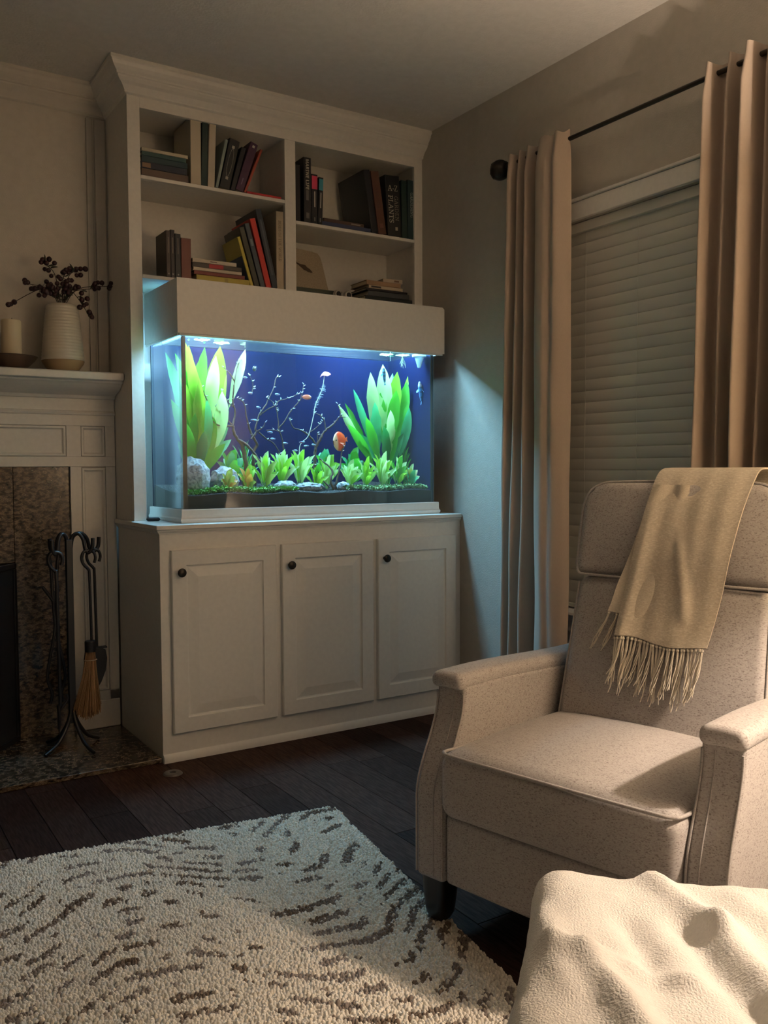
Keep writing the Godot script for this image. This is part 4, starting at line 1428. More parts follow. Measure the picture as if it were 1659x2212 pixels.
	title(bk, "GARDENING", Vector2(0.004, 0.165), 0.020, Color(0.36, 0.36, 0.32))
	# lower right shelf
	g = "books on the lower right shelf"
	for q in [[-0.052, 0.268, 0.0, 0.023, 0.20, Color(0.014, 0.02, 0.022), "dark book lowest of the flat stack on the lower right shelf", 0.0],
			[-0.070, 0.236, 0.0235, 0.024, 0.19, Color(0.055, 0.06, 0.065), "grey book second lowest of the lower right flat stack", 0.0],
			[-0.080, 0.238, 0.048, 0.011, 0.19, Color(0.010, 0.010, 0.012), "thin black book in the lower right flat stack", 0.0],
			[-0.108, 0.194, 0.0595, 0.015, 0.14, Color(0.52, 0.44, 0.33), "white lettered book in the middle of the lower right flat stack", 0.0],
			[-0.119, 0.195, 0.075, 0.021, 0.15, Color(0.34, 0.22, 0.13), "tan book under the small white one on the lower right shelf", 0.0],
			[-0.109, 0.106, 0.0965, 0.018, 0.18, Color(0.50, 0.42, 0.33), "small white book on top of the lower right flat stack", -6.0]]:
		bk = book(q[6], g, Vector3(q[0], B + q[2] + q[3] / 2 + 0.0005, -0.014), q[3], q[1], q[4], q[5], 90.0, q[7])
		if q[2] > 0.055 and q[2] < 0.06: band(bk, -0.004, 0.125, 0.004, 0.18, Color(0.04, 0.03, 0.03))
		if q[2] > 0.09: band(bk, -0.004, 0.02, 0.004, 0.045, Color(0.18, 0.10, 0.06))
	book("dark green flat book under the fossil slab on the lower right shelf", g, Vector3(-0.402, B + 0.022, -0.09), 0.042, 0.275, 0.18, Color(0.035, 0.045, 0.03), 90.0)
	# fossil slab
	var fo := thing("fossil_slab", "thin pale stone slab bearing a small dark fossil fish, leaning at the back of the lower right shelf", "fossil", Vector3(0, 1.9695, -0.218))
	fo.rotation.x = deg_to_rad(-12.0)
	m = MB.new()
	m.prism(PackedVector2Array([Vector2(-0.655, 0.0), Vector2(-0.397, 0.0), Vector2(-0.402, 0.03), Vector2(-0.420, 0.16), Vector2(-0.427, 0.195), Vector2(-0.440, 0.212), Vector2(-0.47, 0.219), Vector2(-0.66, 0.232)]), -0.012, 0.0)
	part("slab", m, tri_mat(noise(0.03, 71, ramp([[0.0, 0.30, 0.24, 0.17], [1.0, 0.44, 0.37, 0.27]])), Vector3.ONE * 8.0, 0.85), fo)
	m = MB.new()
	m.X = Transform3D(Basis(Vector3(0, 0, 1), deg_to_rad(-26.0)), Vector3(-0.525, 0.132, 0.0005))
	var fish := PackedVector2Array()
	for q in [[-0.052, 0.012], [-0.040, 0.003], [-0.02, 0.006], [-0.005, 0.012], [0.004, 0.015], [0.012, 0.010], [0.03, 0.009], [0.044, 0.004], [0.050, 0.0], [0.044, -0.005], [0.03, -0.009], [0.015, -0.010], [0.006, -0.013], [-0.005, -0.009], [-0.02, -0.006], [-0.040, -0.003], [-0.053, -0.012], [-0.047, 0.0]]: fish.append(Vector2(q[0], q[1]))
	m.prism(fish, 0.0, 0.0012)
	part("fossil_fish", m, mt(0.06, 0.035, 0.02, 0.8), fo)
	# small white ornament with two dark rings
	var so := thing("shelf_ornament", "small white ornament with dark round openings beside the fossil slab", "ornament", Vector3(-0.39, 1.9255, -0.06))
	for k in 2:
		m = MB.new()
		m.X = Transform3D(Basis(Vector3.RIGHT, PI / 2), Vector3(0.055 * (k - 1), 0.022, 0.0))
		m.lathe(PackedVector2Array([Vector2(0, -0.012), Vector2(0.016, -0.012), Vector2(0.021, -0.006), Vector2(0.021, 0.006), Vector2(0.017, 0.012), Vector2(0.0, 0.012)]), 20)
		part("cup", m, mt(0.55, 0.50, 0.42, 0.4), so)
		m = MB.new()
		m.X = Transform3D(Basis(Vector3.RIGHT, PI / 2), Vector3(0.055 * (k - 1), 0.022, 0.0122))
		m.lathe(PackedVector2Array([Vector2(0, 0.0012), Vector2(0.012, 0.0012), Vector2(0.0125, 0.0)]), 18)
		part("opening", m, M.black, so)
	bx("foot", Vector3(-0.07, 0.0, -0.012), Vector3(0.015, 0.004, 0.012), mt(0.55, 0.50, 0.42, 0.4), so)

# ---- on the mantel
func mantel_things() -> void:
	var v := thing("vase", "cream ribbed ceramic vase with a bare clay foot on the mantel", "vase", Vector3(-1.664, 1.5315, -0.185))
	var pr := PackedVector2Array([Vector2(0.0, 0.0), Vector2(0.052, 0.0), Vector2(0.058, 0.004), Vector2(0.080, 0.034), Vector2(0.0835, 0.044)])
	var m := MB.new()
	m.lathe(pr, 48)
	part("clay_foot", m, mt(0.34, 0.235, 0.13, 0.75), v)
	pr = PackedVector2Array()
	for i in 71:
		var t := i / 70.0
		pr.append(Vector2(lerpf(0.0838, 0.0625, pow(t, 1.15)) + 0.0009 * sin(t * 110.0), lerpf(0.0445, 0.262, t)))
	for q in [[0.058, 0.268], [0.051, 0.272], [0.046, 0.270], [0.046, 0.262], [0.055, 0.23], [0.06, 0.15], [0.0, 0.14]]: pr.append(Vector2(q[0], q[1]))
	m = MB.new()
	m.lathe(pr, 48)
	part("glazed_body", m, mt(0.60, 0.54, 0.44, 0.3), v)
	var d := thing("wooden_bowl", "shallow dark wooden boat-shaped bowl on the mantel under the candle", "bowl", Vector3(-1.865, 1.5315, -0.185))
	m = MB.new()
	m.lathe(PackedVector2Array([Vector2(0.0, 0.0), Vector2(0.045, 0.0), Vector2(0.065, 0.010), Vector2(0.088, 0.032), Vector2(0.102, 0.050), Vector2(0.099, 0.052), Vector2(0.082, 0.036), Vector2(0.060, 0.018), Vector2(0.0, 0.012)]), 40)
	part("shell", m, mt(0.07, 0.04, 0.024, 0.45), d)
	var c := thing("pillar_candle", "cream pillar candle standing in the wooden bowl on the mantel", "candle", Vector3(-1.860, 1.5445, -0.185))
	m = MB.new()
	m.lathe(PackedVector2Array([Vector2(0.0, 0.0), Vector2(0.036, 0.0), Vector2(0.0375, 0.003), Vector2(0.0375, 0.176), Vector2(0.035, 0.181), Vector2(0.030, 0.180), Vector2(0.02, 0.174), Vector2(0.0, 0.172)]), 36)
	var wax := mt(0.64, 0.55, 0.38, 0.5)
	part("wax", m, wax, c)
	m = MB.new()
	m.tube(PackedVector3Array([Vector3(0, 0.172, 0), Vector3(0.001, 0.182, 0), Vector3(0.004, 0.190, 0)]), 0.0012, 6)
	part("wick", m, M.black, c)
	# sprays of dark berries: each stem with its berries and leaves
	var mouth := Vector3(-1.664, 1.80, -0.185)
	var bm := mt(0.030, 0.006, 0.008, 0.32)
	var lm := mt(0.022, 0.030, 0.014, 0.6)
	var sm := mt(0.035, 0.022, 0.014, 0.8)
	var one := MB.new()
	one.lathe(PackedVector2Array([Vector2(0.0, -1.0), Vector2(0.5, -0.87), Vector2(0.87, -0.5), Vector2(1.0, 0.0), Vector2(0.87, 0.5), Vector2(0.5, 0.87), Vector2(0.12, 0.99), Vector2(0.1, 1.12), Vector2(0.0, 1.1)]), 14)
	var bmesh_ball := one.mesh(bm)
	var lf := MB.new()
	leaf_into(lf, Vector3.ZERO, Vector3(0, 1, 0), Vector3(0, 0, 0.12), Vector3(0, 0, 1), 0.24, 0.45, 6, 0.0)
	var leaf_mesh := lf.mesh(lm)
	var r := RandomNumberGenerator.new()
	r.seed = 77
	var names := ["spray rising highest to the left", "spray reaching out left above the candle", "spray drooping lowest left over the candle", "short spray at the left of the vase mouth", "upright spray over the middle of the vase", "spray rising to the right of the middle", "spray leaning right over the vase rim", "spray reaching farthest right to the bookcase", "spray hanging down beside the vase's right side", "low spray at the front of the vase mouth"]
	var ends := [Vector3(-1.739, 1.966, -0.18), Vector3(-1.80, 1.872, -0.17), Vector3(-1.862, 1.785, -0.15), Vector3(-1.745, 1.83, -0.12), Vector3(-1.647, 1.935, -0.18), Vector3(-1.578, 1.963, -0.19), Vector3(-1.53, 1.878, -0.16), Vector3(-1.452, 1.905, -0.21), Vector3(-1.565, 1.765, -0.15), Vector3(-1.655, 1.865, -0.12)]
	for k in ends.size():
		var e: Vector3 = ends[k]
		var o := thing("berry_spray", "dark red berry %s" % names[k], "branch", mouth, "berry sprays in the mantel vase")
		var t: Vector3 = e - mouth
		var mid := Vector3(t.x * 0.35, maxf(t.y * 0.75, 0.06), t.z * 0.4)
		var st := curve([Vector3(t.x * -0.02, -0.10, 0), Vector3(t.x * 0.06, 0.0, 0), mid, t], 6)
		m = MB.new()
		m.tube(st, taper(st.size(), 0.0022, 0.0012), 6)
		part("stem", m, sm, o)
		for i in 9:
			var f := 1.0 if i < 3 else r.randf_range(0.62, 0.95)
			var base := st[int(f * (st.size() - 1))]
			var off := Vector3(r.randf_range(-1, 1), r.randf_range(-0.8, 1), r.randf_range(-0.7, 1)).normalized() * (r.randf_range(0.008, 0.016) if i < 3 else r.randf_range(0.015, 0.034))
			var tw := MB.new()
			tw.tube(PackedVector3Array([base, base + off]), 0.0008, 4)
			part("twig", tw, sm, o)
			put("berry", bmesh_ball, o, Transform3D(Basis.from_euler(Vector3(r.randf() * 3, r.randf() * 3, 0)).scaled(Vector3.ONE * r.randf_range(0.0085, 0.0115)), base + off))
		for i in 4:
			var f := r.randf_range(0.45, 1.0)
			var base := st[int(f * (st.size() - 1))]
			put("leaf", leaf_mesh, o, Transform3D(Basis.from_euler(Vector3(r.randf_range(-1.0, 1.0), r.randf_range(-1, 1), r.randf_range(-2.0, 2.0))).scaled(Vector3.ONE * r.randf_range(0.026, 0.040)), base))

# a leaf blade: from a to b, bent by bend, facing n; widest at pk (0..1); bare stalk up to stalk
func leaf_into(m: MB, a: Vector3, b: Vector3, bend: Vector3, n: Vector3, width: float, pk := 0.5, seg := 8, stalk := 0.0, wave := 0.0) -> void:
	var rows := []
	var L := a.distance_to(b)
	for i in seg + 1:
		var t := i / float(seg)
		if stalk > 0.0: t = stalk * (t * 4.0) if t < 0.25 else lerpf(stalk, 1.0, (t - 0.25) / 0.75)
		var c := (a + b) * 0.5 + bend * 2.0
		var q := a.lerp(c, t).lerp(c.lerp(b, t), t)
		var d := ((c - a) * (1.0 - t) + (b - c) * t).normalized()
		var s := d.cross(n)
		if s.length() < 0.05: s = d.cross(Vector3(0.3, 0.2, 1))
		s = s.normalized()
		var up := s.cross(d)
		var u := clampf((t - stalk) / (1.0 - stalk), 0.0, 1.0)
		var w := width * pow(maxf(sin(PI * pow(u, log(0.5) / log(pk))), 0.0), 0.75)
		w = maxf(w, width * 0.05 if t < 0.98 else 0.0002)
		var wv := wave * sin(u * 19.0 + L * 90.0) * w
		rows.append(PackedVector3Array([q - s * w * 0.5 + up * (w * 0.12 + wv), q - up * w * 0.03, q + s * w * 0.5 + up * (w * 0.12 - wv)]))
	m.grid(rows)

# ---- fireplace tools on their stand
func fire_tools() -> void:
	var at := Vector3(-1.693, 0.0215, -0.035)
	var I: StandardMaterial3D = M.iron
	var s := thing("fire_tool_stand", "black wrought iron stand with curled hooks and splayed feet on the hearth", "stand", at)
	var m := MB.new()
	m.box(Vector3(-0.0125, 0.10, -0.0125), Vector3(0.0125, 0.835, 0.0125), 0.002)
	part("post", m, I, s)
	for q in [[-0.122, 0.072, 0.0], [0.046, 0.140, 0.0], [0.115, -0.052, 0.0], [-0.078, -0.100, 0.0]]:
		m = MB.new()
		m.tube(curve([Vector3(q[0] * 0.04, 0.16, q[1] * 0.04), Vector3(q[0] * 0.18, 0.10, q[1] * 0.18), Vector3(q[0] * 0.55, 0.035, q[1] * 0.55), Vector3(q[0], 0.007, q[1])], 6), 0.0075, 8)
		part("foot", m, I, s)
	var hooks := [[-0.046, 0.022], [0.057, 0.014], [0.082, -0.022], [-0.040, -0.030]]
	for q in hooks:
		m = MB.new()
		var d := Vector3(q[0], 0, q[1])
		m.tube(curve([Vector3(d.x * 0.1, 0.80, d.z * 0.1), d * 0.22 + Vector3(0, 0.845, 0), d * 0.6 + Vector3(0, 0.858, 0), d * 0.92 + Vector3(0, 0.835, 0), d * 1.05 + Vector3(0, 0.795, 0), d * 1.25 + Vector3(0, 0.780, 0), d * 1.5 + Vector3(0, 0.800, 0), d * 1.55 + Vector3(0, 0.838, 0)], 5), 0.0075, 8)
		part("hook", m, I, s)
	# hanging tools: origin at the loop on the hook
	var hp := []
	for q in hooks: hp.append(at + Vector3(q[0] * 1.25, 0.780, q[1] * 1.25))
	var b := thing("hearth_broom", "straw hearth broom with a black iron handle hanging on the tool stand", "broom", hp[1])
	part("handle", handle_mesh(0.36, 0.0058), I, b)
	m = MB.new()
	m.lathe(PackedVector2Array([Vector2(0, -0.352), Vector2(0.020, -0.354), Vector2(0.022, -0.358), Vector2(0.022, -0.398), Vector2(0.0, -0.398)]), 24)
	part("ferrule", m, I, b)
	m = MB.new()
	var r := RandomNumberGenerator.new()
	r.seed = 5
	for i in 520:
		var a := r.randf() * TAU
		var k := sqrt(r.randf())
		var f := Vector3(cos(a) * 1.0, 0, sin(a) * 0.55) * k
		var ln := r.randf_range(0.245, 0.285) * (1.0 - 0.10 * k)
		var lean := Vector3(-0.016, 0, 0)
		m.tube(PackedVector3Array([Vector3(f.x * 0.018, -0.396, f.z * 0.018), Vector3(f.x * 0.030, -0.396 - ln * 0.45, f.z * 0.028) + lean * 0.3, Vector3(f.x * 0.056, -0.396 - ln, f.z * 0.045) + lean]), 0.0011, 3, false)
	part("bristles", m, tri_mat(noise(0.06, 81, ramp([[0.0, 0.20, 0.105, 0.045], [1.0, 0.42, 0.25, 0.12]])), Vector3(60, 2, 60), 0.85), b)
	m = MB.new()
	var ring := PackedVector3Array()
	for i in 25: ring.append(Vector3(0.024 * cos(TAU * i / 24), -0.432, 0.017 * sin(TAU * i / 24)))
	m.tube(ring, 0.0022, 5, false)
	part("binding", m, mt(0.40, 0.30, 0.18, 0.8), b)
	var sh := thing("ash_shovel", "black iron ash shovel hanging behind the broom", "shovel", hp[2])
	part("handle", handle_mesh(0.40, 0.0058), I, sh)
	m = MB.new()
	var blade := PackedVector2Array()
	for q in [[-0.040, -0.39], [0.018, -0.392], [0.040, -0.405], [0.046, -0.44], [0.040, -0.49], [0.022, -0.535], [0.006, -0.56], [-0.006, -0.56], [-0.024, -0.535], [-0.042, -0.49], [-0.047, -0.44]]: blade.append(Vector2(q[0], q[1]))
	m.prism(blade, -0.002, 0.002)
	m.box(Vector3(-0.042, -0.395, 0.0), Vector3(0.042, -0.388, 0.022), 0.001)
	part("blade", m, I, sh)
	var p := thing("fire_poker", "black iron poker with a side barb hanging left on the tool stand", "poker", hp[0])
	part("handle", handle_mesh(0.60, 0.0068), I, p)
	m = MB.new()
	m.tube(PackedVector3Array([Vector3(0, -0.595, 0), Vector3(0, -0.66, 0), Vector3(0, -0.72, 0)]), [0.008, 0.007, 0.0012], 8)
	m.tube(curve([Vector3(0, -0.62, 0), Vector3(0.018, -0.60, 0), Vector3(0.035, -0.575, 0), Vector3(0.030, -0.555, 0)], 5), 0.005, 6)
	part("point", m, I, p)
	var g := thing("fire_tongs", "black iron log tongs with bowed arms hanging at the back of the tool stand", "tongs", hp[3])
	m = MB.new()
	for sx in [-1.0, 1.0]:
		m = MB.new()
		m.tube(curve([Vector3(0.018 * sx, -0.012, 0), Vector3(0.012 * sx, -0.05, 0), Vector3(0.006 * sx, -0.20, 0), Vector3(-0.004 * sx, -0.32, 0), Vector3(-0.024 * sx, -0.42, 0), Vector3(-0.034 * sx, -0.50, 0), Vector3(-0.018 * sx, -0.56, 0), Vector3(-0.026 * sx, -0.60, 0)], 5), 0.0062, 8)
		part("arm", m, I, g)
	m = MB.new()
	var loop := PackedVector3Array()
	for i in 19: loop.append(Vector3(0.020 * cos(PI * i / 18.0), -0.014 + 0.020 * sin(PI * i / 18.0), 0))
	m.tube(loop, 0.006, 8)
	part("loop", m, I, g)
	m = MB.new()
	m.tube(curve([Vector3(-0.006, -0.19, 0), Vector3(-0.022, -0.165, 0.0), Vector3(-0.045, -0.13, 0)], 5), 0.006, 8)
	part("spur", m, I, g)

func handle_mesh(ln: float, rad: float) -> MB:
	# a rod whose top is bent into an open eye
	var m := MB.new()
	var pts := [Vector3(0.006, -ln, 0), Vector3(0.004, -ln * 0.6, 0), Vector3(0.002, -0.085, 0), Vector3(-0.002, -0.066, 0), Vector3(-0.019, -0.046, 0), Vector3(-0.027, -0.022, 0), Vector3(-0.020, 0.002, 0), Vector3(0, 0.010, 0), Vector3(0.020, 0.002, 0), Vector3(0.027, -0.020, 0), Vector3(0.022, -0.042, 0)]
	m.tube(curve(pts, 5), rad, 8)
	return m

# ---- small loose things
func small_things() -> void:
	var k := thing("car_key", "black key fob with a short metal key on the worktop corner", "key", Vector3(-1.372, 0.9218, 0.035))
	k.rotation.y = deg_to_rad(-14.0)
	var m := MB.new()
	m.rbox(Vector3(-0.028, 0.0, -0.016), Vector3(0.026, 0.015, 0.016), 0.0075, 3)
	part("fob", m, M.black, k)
	m = MB.new()
	m.box(Vector3(0.026, 0.004, -0.003), Vector3(0.060, 0.0065, 0.003), 0.0008)
	m.box(Vector3(0.052, 0.003, -0.006), Vector3(0.092, 0.0095, 0.006), 0.0015)
	part("key_blade", m, mt(0.6, 0.58, 0.54, 0.25, 1.0), k)
	var d := thing("floor_key_plate", "small round metal gas key plate set in the floor by the cabinet corner", "plate", Vector3(-1.443, 0.0003, 0.428))
	m = MB.new()
	m.lathe(PackedVector2Array([Vector2(0.011, 0.001), Vector2(0.012, 0.006), Vector2(0.020, 0.0075), Vector2(0.032, 0.0055), Vector2(0.036, 0.001), Vector2(0.036, 0.0)]), 32)
	part("rim", m, mt(0.12, 0.10, 0.085, 0.4, 0.5), d)
	m = MB.new()
	m.lathe(PackedVector2Array([Vector2(0.0, 0.001), Vector2(0.0112, 0.001)]), 20)
	part("keyhole", m, M.black, d)

# ---- what grows and swims in the aquarium
func rock(label: String, at: Vector3, half: Vector3, sd: int) -> void:
	var o := thing("rock", label, "rock", at, "rocks in the aquarium")
	var f := FastNoiseLite.new()
	f.seed = sd
	f.frequency = 1.0
	f.noise_type = FastNoiseLite.TYPE_CELLULAR
	f.cellular_return_type = FastNoiseLite.RETURN_DISTANCE2
	var g := FastNoiseLite.new()
	g.seed = sd + 1
	g.frequency = 1.4
	var m := MB.new()
	m.rbox(Vector3(-1, -1, -1), Vector3(1, 1, 1), 1.0, 16, func(q: Vector3) -> Vector3:
		var d := q.normalized()
		var k := 0.95 + 0.30 * f.get_noise_3dv(d * 1.6) + 0.25 * g.get_noise_3dv(d * 1.8)
		return Vector3(d.x * half.x * k, maxf(d.y * half.y * k, -half.y * 0.7), d.z * half.z * k))
	part("stone", m, M.rock, o)

func rosette(called: String, label: String, at: Vector3, count: int, ln: float, wd: float, mats: Array, open: float, group: String, stalk := 0.15, wave := 0.12) -> Node3D:
	var o := thing(called, label, "plant", bed(at.x, at.z) + Vector3(0, 0.001, 0), group)
	for i in count:
		var a := TAU * i / count * 2.4 + rng.randf_range(-0.3, 0.3)
		var k := (i + 0.5) / count
		var lean := open * lerpf(0.15, 1.0, k) * rng.randf_range(0.8, 1.15)
		var L := ln * lerpf(1.05, 0.72, k) * rng.randf_range(0.88, 1.1)
		var dir := Vector3(cos(a) * sin(lean), cos(lean), sin(a) * sin(lean) * 0.75)
		var b := dir * L
		b.x = clampf(b.x, TX0 + 0.014 - at.x, TX1 - 0.012 - at.x)
		b.z = clampf(b.z, TZ0 + 0.012 - at.z, TZ1 - 0.014 - at.z)
		var m := MB.new()
		leaf_into(m, Vector3(cos(a), 0, sin(a)) * 0.004, b, Vector3(0, L * 0.12, 0) - Vector3(cos(a), 0, sin(a)) * L * 0.06, Vector3(-cos(a) * 0.5, 0.6, 0.8), wd * rng.randf_range(0.8, 1.15), 0.5, 8, stalk, wave)
		part("leaf", m, M[mats[rng.randi_range(0, mats.size() - 1)]], o)
	return o

func sword(label: String, at: Vector3, leaves: Array) -> void:
	var o := thing("sword_plant", label, "plant", bed(at.x, at.z) + Vector3(0, 0.001, 0), "sword plants")
	var org := o.position
	for q in leaves:
		# [tip x, y, z, width, stalk share, material, sideways bend]
		var tip := Vector3(q[0], q[1], q[2]) - org
		var root := Vector3(tip.x * 0.10, 0.0, tip.z * 0.10)
		var bend := Vector3(-tip.x * 0.16 + q[6], tip.y * 0.03, -tip.z * 0.1)
		var m := MB.new()
		leaf_into(m, root, tip, bend, Vector3(-0.35 + rng.randf_range(-0.5, 0.5), 0.25, 1.0), q[3], 0.55, 12, q[4], 0.10)
		part("leaf", m, M[q[5]], o)

func branch(parent: Node3D, pts: Array, r0: float, r1: float, org: Vector3, buds := 4) -> void:
	var loc := []
	for q in pts: loc.append(Vector3(q[0], q[1], q[2]) - org)
	var c := curve(loc, 6)
	for i in c.size():
		c[i] += Vector3(rng.randf_range(-1, 1), rng.randf_range(-1, 1), rng.randf_range(-1, 1)) * r0 * 0.25
	var rad := taper(c.size(), r0, r1)
	for i in rad.size(): rad[i] *= rng.randf_range(0.85, 1.2)
	var m := MB.new()
	m.tube(c, rad, 7)
	part("branch", m, M.drift, parent)
	for k in buds:
		var i := rng.randi_range(int(c.size() * 0.35), c.size() - 1) if k > 0 else c.size() - 1
		var d := Vector3(rng.randf_range(-1, 1), rng.randf_range(0.0, 1), rng.randf_range(-0.3, 1)).normalized()
		m = MB.new()
		m.tube(PackedVector3Array([c[i], c[i] + d * 0.005, c[i] + d * 0.013]), [0.0010, 0.0022, 0.0008], 6)
		part("bud", m, M.budpale if k % 3 else M.budwhite, parent)

func fish(label: String, cat: String, group: String, at: Vector3, rot: Vector3, L: float, hi: float, th: float, body: Color, head: Color, fin: Color, pk: float, fins: float, stripes := 0.0) -> void:
	var o := thing("fish", label, cat, at, group)
	o.rotation = rot
	var bm: StandardMaterial3D = M.fishskin
	var fm := StandardMaterial3D.new()
	fm.albedo_color = lin(fin.r, fin.g, fin.b)
	fm.roughness = 0.4
	fm.backlight_enabled = true
	fm.backlight = lin(fin.r, fin.g, fin.b)
	var m := MB.new()
	var rows := []
	var N := 22
	for i in N + 1:
		var t := i / float(N)
		var h := hi * pow(maxf(sin(PI * pow(t * 0.94 + 0.02, pk)), 0.0), 0.72)
		h = maxf(h, hi * 0.12 if t > 0.5 else 0.0004)
		var w := th * pow(maxf(sin(PI * pow(t * 0.96 + 0.02, 0.62)), 0.0), 0.8)
		w = maxf(w, 0.0004)
		var row := PackedVector3Array()
		for k in 16:
			var a := TAU * k / 16.0
			row.append(Vector3(lerpf(-L / 2, L * 0.36, t), sin(a) * h, cos(a) * w))
		rows.append(row)
	m.grid(rows, false, true)
	for i in m.p.size():
		var t := (m.p[i].x + L / 2) / (L * 0.86)
		var c := head.lerp(body, smoothstep(0.16, 0.32, t))
		if stripes > 0.0 and sin(t * 26.0) > 0.35: c = c.lerp(Color(0.01, 0.015, 0.03), stripes)
		if cat == "fish" and stripes < 0.0: c = c.lerp(Color(0.5, 0.02, 0.02), smoothstep(0.45, 0.6, t) * (1.0 if m.p[i].y < 0.0 else 0.2))
		m.c[i] = c
	part("body", m, bm, o)
	var x1 := L * 0.34
	m = MB.new()
	m.prism(PackedVector2Array([Vector2(x1, hi * 0.13), Vector2(L * 0.5, hi * 0.52 * fins + 0.001), Vector2(L * 0.47, 0.0), Vector2(L * 0.5, -hi * 0.52 * fins - 0.001), Vector2(x1, -hi * 0.13)]), -0.0004, 0.0004)
	part("tail_fin", m, fm, o)
	for s in [1.0, -1.0]:
		m = MB.new()
		var pl := PackedVector2Array()
		for i in 7:
			var t := lerpf(0.34, 0.92, i / 6.0)
			pl.append(Vector2(lerpf(-L / 2, L * 0.36, t), s * hi * 0.94 * pow(maxf(sin(PI * pow(t * 0.94 + 0.02, pk)), 0.0), 0.72)))
		for i in 7:
			var t := lerpf(0.97, 0.40, i / 6.0)
			var u := i / 6.0
			pl.append(Vector2(lerpf(-L / 2, L * 0.36, t), s * (hi * pow(maxf(sin(PI * pow(t * 0.94 + 0.02, pk)), 0.0), 0.72) + hi * 0.28 * fins * (1.0 - u * 0.75))))
		m.prism(pl, -0.0004, 0.0004)
		part("dorsal_fin" if s > 0 else "anal_fin", m, fm, o)
	for s in [1.0, -1.0]:
		m = MB.new()
		m.X = Transform3D(Basis(), Vector3(-L * 0.37, hi * 0.22, s * th * 0.62))
		var er := maxf(hi * 0.10, 0.0008)
		m.lathe(PackedVector2Array([Vector2(0, -er), Vector2(er * 0.8, -er * 0.5), Vector2(er, 0), Vector2(er * 0.8, er * 0.5), Vector2(0, er)]), 10)
		part("eye", m, M.black, o)
		if L > 0.05:
			m = MB.new()
			leaf_into(m, Vector3(-L * 0.20, -hi * 0.1, s * th * 0.9), Vector3(-L * 0.02, -hi * 0.3, s * (th + L * 0.13)), Vector3.ZERO, Vector3(0, 0.4, s), L * 0.10, 0.6, 5)
			part("pectoral_fin", m, fm, o)

